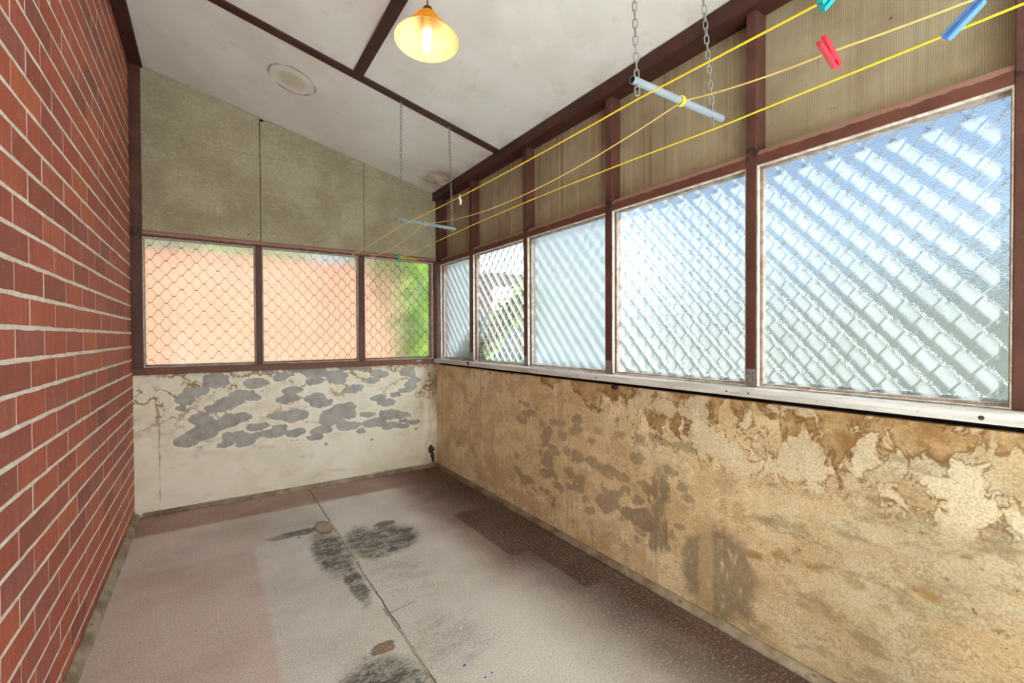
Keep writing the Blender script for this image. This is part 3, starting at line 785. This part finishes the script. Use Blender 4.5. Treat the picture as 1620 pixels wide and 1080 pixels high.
# ================================================================== LAMP
LC = Vector((0.684,1.585,2.232))
lamp = empty('pendant_lamp', (LC.x,LC.y,ceil_z(LC.x)), 'lit yellow cone-shaped pendant lamp hanging from the ceiling', 'lamp')
n = N('lampshade_plastic')
d = n.node('BsdfDiffuse'); n.put(d.inputs[0], c(246,186,64))
tr = n.node('BsdfTranslucent'); n.put(tr.inputs[0], c(250,170,44))
mx_ = n.node('MixShader'); mx_.inputs[0].default_value = 0.35
n.t.links.new(d.outputs[0],mx_.inputs[1]); n.t.links.new(tr.outputs[0],mx_.inputs[2]); n.surf(mx_.outputs[0]); M['shade'] = n.m
n = N('lampshade_inside')
d = n.node('BsdfDiffuse'); n.put(d.inputs[0], c(255,238,176))
tr = n.node('BsdfTranslucent'); n.put(tr.inputs[0], c(250,190,70))
mx_ = n.node('MixShader'); mx_.inputs[0].default_value = 0.25
n.t.links.new(d.outputs[0],mx_.inputs[1]); n.t.links.new(tr.outputs[0],mx_.inputs[2]); n.surf(mx_.outputs[0]); M['shade_in'] = n.m
n = N('glowing_bulb'); em = n.node('Emission'); n.put(em.inputs[0], c(255,246,226)); n.put(em.inputs[1], 8.0); n.surf(em.outputs[0]); M['bulb'] = n.m
away = Vector((LC.x,LC.y,0)).normalized()
ROT = Vector((0,0,1)).rotation_difference(Vector((0.059,0.058,0.997))).to_matrix()
APH = 0.114
apex = LC + ROT @ Vector((0,0,APH))
R_ = 0.120
sh = MB(); sh.lathe([(0.020,APH),(0.030,APH-0.008),(0.075,0.048),(R_,0.0)],48,LC,ROT,0)
obj('lamp_shade', sh, M['shade'], lamp)
si = MB(); si.lathe([(R_,0.0),(R_-0.002,-0.001),(R_-0.003,0.001),(0.073,0.0465),(0.029,APH-0.010),(0.019,APH-0.004)],48,LC,ROT,0)
so = obj('shade_lining', si, M['shade_in'], lamp); so['label'] = 'pale yellow inside of the shade'
cp = MB(); cp.lathe([(0.0005,APH+0.022),(0.010,APH+0.021),(0.017,APH+0.014),(0.0205,APH-0.001),(0.019,APH-0.006)],24,LC,ROT)
obj('cap', cp, M['cap'], lamp)
hd = MB(); hd.lathe([(0.0005,APH-0.004),(0.0165,APH-0.006),(0.0165,0.058),(0.0185,0.055),(0.0185,0.040),(0.0175,0.038),(0.0005,0.038)],24,LC,ROT)
obj('lamp_holder', hd, M['holder'], lamp)
bu = MB(); bu.lathe([(0.0165,0.040),(0.0178,0.030),(0.0138,0.024),(0.0138,-0.026),(0.011,-0.038),(0.006,-0.044),(0.0005,-0.046)],24,LC,ROT)
obj('bulb', bu, M['bulb'], lamp)
top = apex + Vector((0,0,0.020))
cd = MB(); cd.tube([(LC.x+0.004,LC.y+0.0,ceil_z(LC.x)+0.0),(top.x,top.y,(top.z+ceil_z(LC.x))/2),(top.x,top.y,top.z)],0.003,8)
obj('flex', cd, M['cord'], lamp)
rs = MB().lathe([(0.0005,0.0),(0.022,0.0),(0.022,-0.014),(0.012,-0.022),(0.0005,-0.022)],20,(LC.x+0.004,LC.y,ceil_z(LC.x)+0.002))
obj('ceiling_rose', rs, M['cap'], lamp)

# ================================================================== HANGING TUBES, CHAINS, LINES
PITCH = 0.0215
def link_mesh():
    L, W, r = 0.0285, 0.0150, 0.0019
    hw = W/2 - r; hl = L/2 - r - hw; pts = []
    for k in range(9): t = math.pi*k/8; pts.append((hw*math.cos(t),0,hl+hw*math.sin(t)))
    for k in range(9): t = math.pi+math.pi*k/8; pts.append((hw*math.cos(t),0,-hl+hw*math.sin(t)))
    return MB().tube(pts,r,8,closed=True).mesh('chain_link',M['chain'])
LINK = link_mesh()
def chain(top, bot, label, group='chains holding the two tubes'):
    top, bot = Vector(top), Vector(bot); v = bot-top; nlk = max(2,int(round(v.length/PITCH)))
    e = empty('chain', top, label, 'chain', group)
    hk = MB(); hk.tube([top+Vector((0,0,0.008)),top+Vector((0,0,-0.004))],0.002,8)
    hk.tube([top+Vector((0.006*math.cos(t),0,-0.010+0.006*math.sin(t))) for t in [2*math.pi*k/12 for k in range(12)]],0.0018,8,closed=True)
    obj('screw_eye', hk, M['chain'], e)
    q = v.normalized().to_track_quat('Z','Y')
    s0 = top+Vector((0,0,-0.016))
    vv = bot - s0
    nlk = max(2,int(round(vv.length/PITCH)))
    for i in range(nlk):
        o = bpy.data.objects.new('link', LINK); COL.objects.link(o); o.parent = e
        o.location = s0 + vv*((i+0.5)/nlk) - top
        o.rotation_mode = 'QUATERNION'
        from mathutils import Quaternion
        o.rotation_quaternion = q @ Quaternion((0,0,1), math.radians(45 + 90*(i%2) + random.uniform(-9,9)))
    return e
def hanger(a, b, label, group='grey tubes hung on chains'):
    a, b = Vector(a), Vector(b); r = 0.0098; ri = 0.0082
    d = (b-a).normalized()
    m_ = MB(); seg = 20
    u = Vector((0,1,0)); w = d.cross(u).normalized(); u = w.cross(d)
    def ring(p,rr): return [p+(u*math.cos(2*math.pi*k/seg)+w*math.sin(2*math.pi*k/seg))*rr for k in range(seg)]
    rings = [ring(a,r),ring(b,r),ring(b,ri),ring(b-d*0.05,ri),ring(a+d*0.05,ri),ring(a,ri)]
    vs = [v for g in rings for v in g]
    def strip(i,j,mi): m_.add(rings[i]+rings[j],[(k,(k+1)%seg,seg+(k+1)%seg,seg+k) for k in range(seg)],mi,True)
    strip(0,1,0); strip(1,2,0); strip(5,0,0); strip(2,3,1); strip(4,5,1)
    m_.add(rings[3],[tuple(range(seg))],1); m_.add(rings[4],[tuple(range(seg))],1)
    o = obj('hanging_tube', m_, [M['conduit'],M['bore']], None, org=(a+b)/2)
    return tag(o, label, 'tube', group)
YN, YFAR = 0.80, 2.60
hanger((0.909,YN,1.791),(1.310,YN,1.796),'nearer grey tube hung on chains, yellow line wound round its middle')
hanger((0.922,YFAR,1.827),(1.306,YFAR,1.816),'farther grey tube hung on chains in front of the far boards')
chain((0.896,YN,ceil_z(0.896)-0.014),(0.928,YN,1.757),'left chain of the nearer tube, running out of the picture top')
chain((1.165,YN,ceil_z(1.165)-0.014),(1.266,YN,1.765),'right chain of the nearer tube, in front of the brown panel')
chain((0.957,YFAR,ceil_z(0.957)-0.012),(0.949,YFAR,1.801),'left chain of the farther tube, against the grey board')
chain((1.268,YFAR,ceil_z(1.268)-0.012),(1.288,YFAR,1.792),'right chain of the farther tube, in front of the beam')

def samp(pts, n=14, sag=None):
    out = []
    for i in range(len(pts)-1):
        a, b = Vector(pts[i]), Vector(pts[i+1]); s_ = sag[i] if sag else 0
        for k in range(n if i < len(pts)-2 else n+1):
            t = k/n; p_ = a.lerp(b,t); p_.z -= 4*s_*t*(1-t); out.append(p_)
    return out
LR = 0.0022
def coil(ctr, axis, R, turns, pitch, r):
    axis = Vector(axis).normalized(); u = Vector((0,0,1)); u = (u-axis*u.dot(axis)).normalized(); w = axis.cross(u); pts = []
    for k in range(int(turns*20)+1):
        t = 2*math.pi*k/20; pts.append(Vector(ctr)+axis*(pitch*(k/20-turns/2))+(u*math.cos(t)+w*math.sin(t))*R)
    return MB().tube(pts,r,8)
# left line
HZ = 3.638
l1 = [(0.935,HZ,1.770),(0.949,YFAR,1.789),(0.928,YN,1.746),(0.868,-0.4,1.68),(0.862,YF+0.01,1.69)]
e = obj('clothesline', MB().tube(samp(l1,14,[0.004,0.012,0.0,0.0]),LR,8), M['line'], None)
tag(e,'taut yellow clothesline on the left, a pink-white scrap hanging on it','clothesline','yellow clotheslines')
tl = MB().tube([(0.935,HZ-0.004,1.772),(0.932,HZ-0.008,1.782),(0.940,HZ-0.010,1.779),(0.944,HZ-0.008,1.745),(0.946,HZ-0.008,1.715),(0.938,HZ-0.007,1.690)],LR*0.8,8)
obj('loose_end', tl, M['line'], e)
# middle line
l2 = [(1.085,HZ,1.768),(1.095,YFAR,1.822),(1.117,YN,1.795),(1.090,0.42,1.727),(1.050,-0.4,1.68),(1.04,YF+0.01,1.69)]
l2p = samp(l2[:2],14,[0.030])[:-1] + samp(l2[1:3],24,[0.080])[:-1] + samp(l2[2:],10,[0.008,0.02,0.0])
e = obj('clothesline', MB().tube(l2p,LR*0.9,8), M['line_old'], None)
tag(e,'slack faded yellow clothesline in the middle, wound round both tubes','clothesline','yellow clotheslines')
obj('wrap', coil((1.110,YN,1.793),(1,0,0.012),0.0122,3.0,0.0044,LR*0.9), M['line'], e)
obj('wrap', coil((1.105,YFAR,1.8215),(1,0,-0.03),0.0122,2.0,0.0044,LR*0.9), M['line_old'], e)
obj('loose_end', MB().tube([(1.085,HZ,1.768),(1.083,HZ-0.006,1.790),(1.081,HZ-0.008,1.780),(1.082,HZ-0.008,1.745)],LR*0.9,8), M['line_old'], e)
# right line
l3 = [(1.318,HZ,1.783),(1.288,YFAR,1.781),(1.264,YN,1.752),(1.215,-0.4,1.72),(1.20,YF+0.01,1.72)]
e = obj('clothesline', MB().tube(samp(l3,14,[0.002,-0.012,0.0,0.0]),LR*1.1,8), M['line'], None)
tag(e,'taut bright yellow clothesline on the right, ending in a coil on the rail','clothesline','yellow clotheslines')
hank = []
for k in range(61):
    t = 2*math.pi*k/20
    hank.append((1.372+0.092*math.cos(t), HZ-0.007-0.0016*(k/20)+0.002*math.sin(2*t), 1.786-0.004*math.cos(t)+(0.010-0.0014*k/20)*math.sin(t)))
obj('coil', MB().tube(hank,LR*0.9,8), M['line'], e)
obj('loose_end', MB().tube([(1.460,HZ-0.006,1.782),(1.478,HZ-0.008,1.770),(1.484,HZ-0.010,1.73),(1.490,HZ-0.012,1.66),(1.496,HZ-0.012,1.60)],LR*0.6,8), M['line'], e)

# ------------------------------------------------------------------ pegs
def peg(head, tail, side, mat, label, L=None):
    """head = gripping end, tail = finger end, side = direction across the two halves"""
    head, tail = Vector(head), Vector(tail); ax = (tail-head); Ln = L or ax.length; ax.normalize()
    sd = Vector(side); sd = (sd-ax*sd.dot(ax)).normalized(); up = ax.cross(sd)
    e = empty('clothes_peg', head+ax*Ln*0.3, label, 'peg', 'plastic clothes pegs')
    W = 0.0056
    for sg in (1,-1):
        # profile: (along, across)
        pr = [(0,0.0005),(0.004,0.0005),(0.10*Ln+0.004,0.0020),(0.22*Ln,0.0024),(0.30*Ln,0.0008),(0.42*Ln,0.0008),(0.55*Ln,0.0010),(0.62*Ln,0.0018),(Ln,0.0034),
              (Ln,0.0088),(0.90*Ln,0.0096),(0.60*Ln,0.0090),(0.40*Ln,0.0088),(0.22*Ln,0.0090),(0.08*Ln,0.0084),(0.02*Ln,0.0072),(0,0.0050)]
        n_ = len(pr); m_ = MB(); vs = []
        for w_ in (-W,W):
            for (al,ac) in pr: vs.append(head+ax*al+sd*(ac*sg)+up*w_)
        fs = [(i,(i+1)%n_,n_+(i+1)%n_,n_+i) for i in range(n_)]
        m_.add(vs,fs)
        # caps as quads between the inner and outer edges
        half = [(0,16),(1,15),(2,14),(3,13),(4,12),(5,12),(6,11),(7,11),(8,10),(8,9)]
        for w_off in (0,n_):
            for (p0,q0),(p1,q1) in zip(half,half[1:]):
                ids = [p0,p1,q1,q0]; ids2 = []
                for i_ in ids:
                    if i_ not in ids2: ids2.append(i_)
                if len(ids2)>2: m_.add([vs[i_+w_off] for i_ in ids2],[tuple(range(len(ids2)))])
        # a slot cut is shown by a recessed rib
        obj('peg_half', m_, mat, e, 0.0006)
    sp = MB(); ctr = head+ax*Ln*0.42
    pts = []
    for k in range(61):
        t = 2*math.pi*k/15; pts.append(ctr+up*(-0.0042+0.0084*k/60)+(ax*math.cos(t)+sd*math.sin(t))*0.0034)
    sp.tube(pts,0.0007,6)
    for sg in (1,-1):
        sp.tube([ctr+up*0.0042*sg+sd*0.003*sg, ctr+up*0.0045*sg+sd*0.0085*sg, ctr-ax*0.014+up*0.003*sg+sd*0.0085*sg],0.0007,6)
    obj('spring', sp, M['steel'], e)
    return e
peg((1.112,0.419,1.702),(1.036,0.419,1.732),(0.5,-0.60,0.75),M['red'],'red plastic peg on the middle yellow line')
peg((1.223,0.222,1.768),(1.223,0.275,1.722),(0.35,0.75,1.05),M['blue'],'blue plastic peg on the right yellow line')
peg((0.902,0.325,1.740),(0.868,0.352,1.690),(1,0.2,-0.8),M['teal'],'teal plastic peg on the left yellow line at the picture top')
peg((1.300,HZ-0.016,1.812),(1.309,HZ-0.018,1.742),(1,0,0.1),M['teal'],'small teal peg clipped to the coil on the far rail')
# scrap on the left line
pm = MB(); pv = [(0.942,1.823,1.772),(0.950,1.835,1.758),(0.957,1.836,1.745),(0.952,1.83,1.740),(0.948,1.826,1.728),(0.940,1.824,1.722),(0.938,1.822,1.742),(0.934,1.822,1.756)]
pv = [Vector(v_) for v_ in pv]; ce = sum(pv,Vector())/8 + Vector((0.0,-0.004,0.0))
for v_ in range(8): pm.add([pv[v_],pv[(v_+1)%8],ce],[(0,1,2)],0,True)
o = obj('paper_scrap', pm, M['white'], None, org=pv[0]); s_ = o.modifiers.new('solid','SOLIDIFY'); s_.thickness = 0.0012
tag(o,'crumpled pink-white scrap hanging from the left yellow line','scrap')

# ================================================================== SMALL THINGS
def lump(name, ctr, rad, mat, label, cat, group=None, seed=0, sub=2, rough=0.25):
    import bmesh
    r_ = random.Random(seed); bm = bmesh.new(); bmesh.ops.create_icosphere(bm,subdivisions=sub,radius=1.0)
    for v in bm.verts:
        k = 1+r_.uniform(-rough,rough); v.co = Vector((v.co.x*rad[0]*k,v.co.y*rad[1]*k,v.co.z*rad[2]*k))
    me = bpy.data.meshes.new(name); bm.to_mesh(me); bm.free(); me.materials.append(mat)
    for p_ in me.polygons: p_.use_smooth = True
    o = bpy.data.objects.new(name, me); COL.objects.link(o); o.location = ctr
    return tag(o,label,cat,group)
lump('mud_nest',(XR-0.006,1.563,0.883),(0.012,0.020,0.012),M['mud'],'dark round lump stuck to the wall right under the white sill','nest',seed=2,rough=0.1)
# curled leaf hanging over the sill
lf = MB(); q = [(-0.022,0.000),(-0.016,0.008),(-0.006,0.004),(0.004,0.004),(0.014,0.008),(0.022,0.002),(0.014,-0.012),(0.000,-0.026),(-0.014,-0.012)]
cx_ = Vector((XR-0.0415,3.000,0.938))
vs = [cx_+Vector((0.0035*abs(u_)/0.02*-1, -u_, w_)) for (u_,w_) in q]
for i_ in range(9): lf.add([vs[i_],vs[(i_+1)%9],cx_+Vector((0.003,0,-0.006))],[(0,1,2)],0,True)
o = obj('dry_leaf', lf, M['rust'], None, org=cx_); s_ = o.modifiers.new('solid','SOLIDIFY'); s_.thickness = 0.0015
tag(o,'curled brown leaf caught on the white sill near the far corner','leaf')
for i_,(yy,xx) in enumerate(((3.165,XR-0.008),(2.965,XR+0.012))):
    lump('paint_flake',(xx,yy,0.952),(0.006,0.010,0.008),M['flake'],['white paint flake on the sill below the narrow corner window','white paint flake on the sill beside the curled brown leaf'][i_],'flake',seed=20+i_,sub=1,rough=0.4)
# catch on the far sill rail
ct = empty('window_catch',(1.475,3.632,0.925),'small silver catch on the red-brown far sill rail','catch')
obj('plate', MB().box((1.452,3.629,0.918),(1.498,3.632,0.934)), M['galv'], ct, 0.001)
obj('pin', MB().tube([(1.462,3.626,0.926),(1.478,3.621,0.929),(1.490,3.623,0.924)],0.0028,8), M['steel'], ct)
# nails the lines hang from
for i_,(xx,zz) in enumerate(((0.935,1.772),(1.085,1.770),(1.318,1.784),(1.455,1.784))):
    m_ = MB().tube([(xx,3.646,zz+0.003),(xx,3.630,zz+0.004)],0.0015,8)
    m_.lathe([(0.0002,0.0015),(0.0035,0.001),(0.0035,0.0)],10,(xx,3.6295,zz+0.004),Matrix.Rotation(math.radians(90),3,'X'))
    o = obj('nail', m_, M['screw'], None, org=(xx,3.645,zz))
    tag(o,['nail on the far head rail holding the left line','nail on the far head rail holding the middle line','nail at the left end of the yellow coil','nail at the right end of the yellow coil'][i_],'nail','nails on the far head rail')

# frayed strips left along the seam
def strip_path(pts, w, label, seed):
    r_ = random.Random(seed); m_ = MB(); L_ = []; R2 = []
    P_ = samp(pts,10)
    for i_,p_ in enumerate(P_):
        ww = w*(0.55+0.9*r_.random()); off = r_.uniform(-0.0015,0.0015)
        L_.append((p_.x-ww/2+off,p_.y,0)); R2.append((p_.x+ww/2+off,p_.y,0))
    n_ = len(P_); vs = []
    for i_ in range(n_):
        h_ = 0.0022+0.0016*r_.random()
        vs += [L_[i_],(L_[i_][0]+w*0.2,L_[i_][1],h_),(R2[i_][0]-w*0.2,R2[i_][1],h_),R2[i_]]
    fs = [(4*i_+k,4*i_+k+1,4*i_+k+5,4*i_+k+4) for i_ in range(n_-1) for k in range(3)]
    m_.add(vs,fs); o = obj('seam_strip', m_, M['pale'], None, org=(P_[0].x,P_[0].y,0))
    return tag(o,label,'floor strip','frayed strips along the floor seam')
strip_path([(0.598,2.93,0),(0.606,2.66,0),(0.614,2.40,0),(0.608,2.30,0)],0.016,'wide frayed pale strip on the far half of the floor seam',1)
strip_path([(0.604,2.27,0),(0.602,2.12,0),(0.604,2.00,0)],0.009,'short frayed pale strip in the middle of the floor seam',2)
strip_path([(0.592,1.86,0),(0.604,1.62,0),(0.598,1.37,0),(0.590,1.20,0)],0.009,'narrow frayed pale strip on the near end of the floor seam',3)

bits = [('blue_scrap',(0.409,2.782),0.007,'bluebit','tiny blue scrap left of the floor seam on the black stain'),
        ('blue_scrap',(0.719,1.378),0.006,'bluebit','blue and white crumb, farthest of three near the picture bottom'),
        ('blue_scrap',(0.751,1.291),0.006,'bluebit','blue crumb, left one of the nearest pair on the floor'),
        ('blue_scrap',(0.779,1.296),0.005,'bluebit','blue crumb, right one of the nearest pair on the floor'),
        ('plaster_crumb',(0.798,1.560),0.007,'flake','largest white crumb lying on the bare floor'),
        ('plaster_crumb',(0.659,1.958),0.005,'flake','small oblong white crumb just right of the floor seam'),
        ('plaster_crumb',(0.604,2.330),0.007,'flake','white crumb lying on the frayed seam strip'),
        ('plaster_crumb',(0.580,2.860),0.006,'flake','white crumb on the beige bare patch'),
        ('plaster_crumb',(0.830,2.560),0.004,'flake','white speck on the black stain right of the seam'),
        ('plaster_crumb',(0.700,1.470),0.004,'flake','white speck left of the largest white crumb'),
        ('plaster_crumb',(0.300,3.545),0.005,'flake','white crumb at the foot of the far wall')]
for i_,(nm,(x_,y_),r_,mt,lb) in enumerate(bits):
    lump(nm,(x_,y_,r_*0.45),(r_,r_*0.8,r_*0.5),M[mt],lb,'scrap' if nm=='blue_scrap' else 'crumb','scraps on the floor',seed=40+i_,sub=1,rough=0.35)
th = MB().tube([Vector((0.005,1.969,0.002))+Vector((0.022*math.cos(a_)*(0.6+0.4*math.cos(2.3*a_)),0.03*math.sin(a_),0.0)) for a_ in [0.42*k for k in range(18)]],0.0009,6)
o = obj('thread', th, M['white'], None, org=(0.005,1.969,0.0)); tag(o,'loose white thread on the brown carpet left of the seam','thread')
# uncountable grit
r_ = random.Random(11); gm = MB()
for _ in range(420):
    x_ = r_.uniform(XL+0.05,XR-0.06); y_ = r_.uniform(0.9,YB-0.06); s_ = r_.uniform(0.0008,0.0024)
    a_ = r_.uniform(0,3.14); ca,sa = math.cos(a_)*s_,math.sin(a_)*s_
    gm.add([(x_+ca,y_+sa,0),(x_-sa,y_+ca,0),(x_-ca,y_-sa,0),(x_+sa,y_-ca,0),(x_,y_,s_*0.9)],[(0,1,4),(1,2,4),(2,3,4),(3,0,4)],r_.randrange(2))
o = obj('grit', gm, [M['flake'],M['mud']], None); tag(o,'scattered specks of white and dark grit over the carpet','grit',kind='stuff')

# ================================================================== OUTSIDE
struct('ground', MB().box((-8,-8,-0.32),(16,18,-0.12)), M['concrete'], 'pale paving outside the windows', 'ground')
# neighbour's orange rendered wall beyond the far windows
n = N('orange_brick_wall'); p = n.pos()
bt = n.node('TexBrick'); n.put(bt.inputs['Vector'], n.vm('ADD',n.comb(n.xyz()[0],n.xyz()[2],0.0),(8,1,0)))
n.put(bt.inputs['Color1'],c(90,60,44)); n.put(bt.inputs['Color2'],c(80,52,38)); n.put(bt.inputs['Mortar'],c(98,74,58))
n.put(bt.inputs['Scale'],1.0); n.put(bt.inputs['Mortar Size'],0.006); n.put(bt.inputs['Brick Width'],0.24); n.put(bt.inputs['Row Height'],0.086)
n.bsdf(bt.outputs[0],0.9,0.1); M['orange'] = n.m
mb = MB().box((-5.0,7.60,-0.12),(2.75,7.82,2.28))
o = obj('garden_wall', mb, M['orange'], None, org=(-1.1,7.7,-0.12)); w_ = obj('coping', MB().box((-5.0,7.58,2.28),(2.77,7.84,2.33)), M['coping'], o)
tag(o,'sunlit orange brick garden wall beyond the far windows','wall')
# fence beyond the right windows
n = N('pale_green_fence'); x, y, z = n.xyz()
n.bsdf(n.mix(n.ss(n.m_('SINE',n.mul(y,80.0)),-0.4,0.6), c(140,148,142), c(126,136,130)),0.6,0.3); M['fence'] = n.m
mb = MB(); yy = -6.0
while yy < 12.0:
    mb.box((4.70,yy,-0.12),(4.72,yy+0.09,1.62)); mb.box((4.72,yy+0.09,-0.12),(4.74,yy+0.18,1.62)); yy += 0.18
mb.box((4.69,-6,1.60),(4.75,12,1.65))
o = obj('fence', mb, M['fence'], None, org=(4.7,3,-0.12)); tag(o,'pale grey-green sheet fence beyond the right-hand windows','fence')
# pale pink house beyond the fence
he = empty('house',(9.5,13.0,-0.12),'pale pink house seen blurred beyond the clear glass window','house')
n = N('pink_render'); n.bsdf(n.mix(n.ss(n.noise(None,2,3),0.3,0.7),c(128,106,100),c(120,98,92)),0.9,0.1); M['pink'] = n.m
obj('wall', MB().box((7.0,11.5,-0.12),(12.0,16.0,3.0)), M['pink'], he)
obj('roof', MB().prism([(6.6,3.0),(12.4,3.0),(9.5,4.6)],'y',11.1,16.4), M['concrete'], he)
obj('window', MB().box((8.4,11.47,0.9),(9.8,11.5,2.1)), M['bore'], he)

def foliage(name, label, cat, base, paths, nleaf, ls, mat, spread, seed, group=None):
    r_ = random.Random(seed); e = empty(name, base, label, cat, group)
    br = MB(); lf = MB()
    for pth in paths:
        P_ = samp(pth,8)
        br.tube(P_,[0.018*(1-0.75*i_/len(P_))+0.003 for i_ in range(len(P_))],7)
        for _ in range(nleaf//len(paths)):
            k = r_.random(); k = k**0.75; p0 = P_[min(int(k*(len(P_)-1)),len(P_)-2)]
            while True:
                o_ = Vector((r_.uniform(-1,1),r_.uniform(-1,1),r_.uniform(-1,1)))
                if o_.length < 1: break
            p_ = p0 + o_*spread
            d_ = (Vector((r_.gauss(0,1),r_.gauss(0,1),r_.gauss(-0.3,0.7)))).normalized(); s_ = ls*r_.uniform(0.6,1.25)
            w_ = d_.cross(Vector((r_.gauss(0,1),r_.gauss(0,1),r_.gauss(0,1)))).normalized(); n_ = d_.cross(w_)
            lf.add([p_,p_+d_*s_*0.45+w_*s_*0.28+n_*s_*0.05,p_+d_*s_,p_+d_*s_*0.45-w_*s_*0.28+n_*s_*0.05],[(0,1,2),(0,2,3)])
    obj('branch', br, M['bark'], e); obj('leaves', lf, mat, e)
    return e
foliage('shrub','bright green shrub outside the far corner window','shrub',(1.75,4.45,-0.12),
        [[(1.75,4.45,-0.12),(1.72,4.42,0.6),(1.62,4.40,1.4),(1.45,4.45,2.1)],[(1.75,4.45,-0.12),(1.85,4.45,0.8),(1.95,4.5,1.5),(2.1,4.5,2.3)],
         [(1.75,4.45,0.6),(1.9,4.35,1.3),(1.80,4.3,2.0)],[(1.75,4.45,0.9),(2.1,4.6,1.5),(1.9,4.6,2.4)]],2600,0.075,M['leaf'],0.26,1)
foliage('vine','leafy vine arching past the clear glass window','vine',(1.97,3.75,-0.12),
        [[(1.97,3.75,-0.12),(1.94,3.55,0.6),(1.91,3.34,0.98)],[(1.94,3.55,0.6),(1.91,3.25,1.00),(1.91,3.02,1.26)],[(1.94,3.50,0.75),(1.91,3.30,1.05),(1.92,3.12,1.12)],
         [(1.91,3.30,1.0),(1.94,2.95,1.34),(1.92,2.62,1.50)],[(1.91,3.02,1.26),(1.94,2.75,1.38),(1.94,2.50,1.42)],[(1.91,3.10,1.15),(1.94,2.85,1.30),(1.94,2.60,1.36)]],1500,0.062,M['leaf2'],0.075,2)
foliage('tree','tall tree behind the orange garden wall, left part','tree',(-1.0,9.8,-0.12),
        [[(-1.0,9.8,-0.12),(-1.0,9.8,2.2),(-1.3,9.7,4.0)],[(-1.0,9.8,2.0),(-0.3,9.7,3.2),(0.2,9.7,4.2)]],2400,0.17,M['leaf3'],0.8,3,'trees behind the garden wall')
foliage('tree','tall tree behind the right end of the orange garden wall','tree',(3.2,9.6,-0.12),
        [[(3.2,9.6,-0.12),(3.2,9.6,2.0),(3.0,9.5,4.2)],[(3.2,9.6,1.8),(3.9,9.5,3.0),(4.4,9.5,4.2)],[(3.2,9.6,1.8),(2.8,9.5,3.0),(2.5,9.5,4.0)]],2600,0.16,M['leaf'],0.75,4,'trees behind the garden wall')
foliage('tree','grey-green tree behind the middle of the orange garden wall','tree',(1.1,13.2,-0.12),
        [[(1.1,13.2,-0.12),(1.1,13.2,2.2),(1.0,13.1,4.0)],[(1.1,13.2,1.8),(0.5,13.1,2.8),(0.2,13.1,3.7)],[(1.1,13.2,1.8),(1.6,13.1,2.8),(1.7,13.1,3.8)]],3200,0.20,M['leaf3'],0.95,5,'trees behind the garden wall')

# ================================================================== LIGHT
w = bpy.data.worlds.new('sky'); scn.world = w; w.use_nodes = True
nt = w.node_tree; nt.nodes.clear()
sk = nt.nodes.new('ShaderNodeTexSky'); sk.sky_type = 'NISHITA'; sk.sun_disc = False
sk.sun_elevation = math.asin(SUN.z); sk.sun_rotation = math.atan2(SUN.x,SUN.y)
sk.altitude = 50; sk.air_density = 1.0; sk.dust_density = 1.2; sk.ozone_density = 1.4
bg = nt.nodes.new('ShaderNodeBackground'); bg.inputs[1].default_value = 0.098
wo = nt.nodes.new('ShaderNodeOutputWorld')
nt.links.new(sk.outputs[0],bg.inputs[0]); nt.links.new(bg.outputs[0],wo.inputs[0])
sl = bpy.data.lights.new('sun','SUN'); sl.energy = 32.0; sl.angle = math.radians(2.2); sl.color = (0.85,0.95,1.0)
sl.cycles.use_multiple_importance_sampling = False
so = bpy.data.objects.new('sun', sl); COL.objects.link(so); so.location = SUN*10
so.rotation_euler = SUN.to_track_quat('Z','Y').to_euler()

# ================================================================== CAMERA
yaw, pitch, roll, f = 0.5891, -0.0123, -0.0043, 716.41
fw = Vector((math.sin(yaw)*math.cos(pitch), math.cos(yaw)*math.cos(pitch), math.sin(pitch)))
rt = Vector((math.cos(yaw),-math.sin(yaw),0)); up = rt.cross(fw)
r2 = rt*math.cos(roll)+up*math.sin(roll); u2 = up*math.cos(roll)-rt*math.sin(roll)
cam = bpy.data.cameras.new('camera'); co = bpy.data.objects.new('camera', cam); COL.objects.link(co)
mw = Matrix((r2,u2,-fw)).transposed().to_4x4(); mw.translation = Vector((0,0,1.135)); co.matrix_world = mw
cam.sensor_fit = 'HORIZONTAL'; cam.sensor_width = 36.0; cam.lens = f/1620*36.0; cam.clip_start = 0.02
scn.camera = co
scn.view_settings.view_transform = 'Standard'; scn.view_settings.look = 'None'
scn.view_settings.exposure = 1.1; scn.view_settings.gamma = 1.0
scn.view_settings.use_curve_mapping = False
scn.cycles.use_denoising = True
scn.cycles.max_bounces = 14; scn.cycles.transmission_bounces = 12; scn.cycles.diffuse_bounces = 8
scn.cycles.sample_clamp_indirect = 8.0
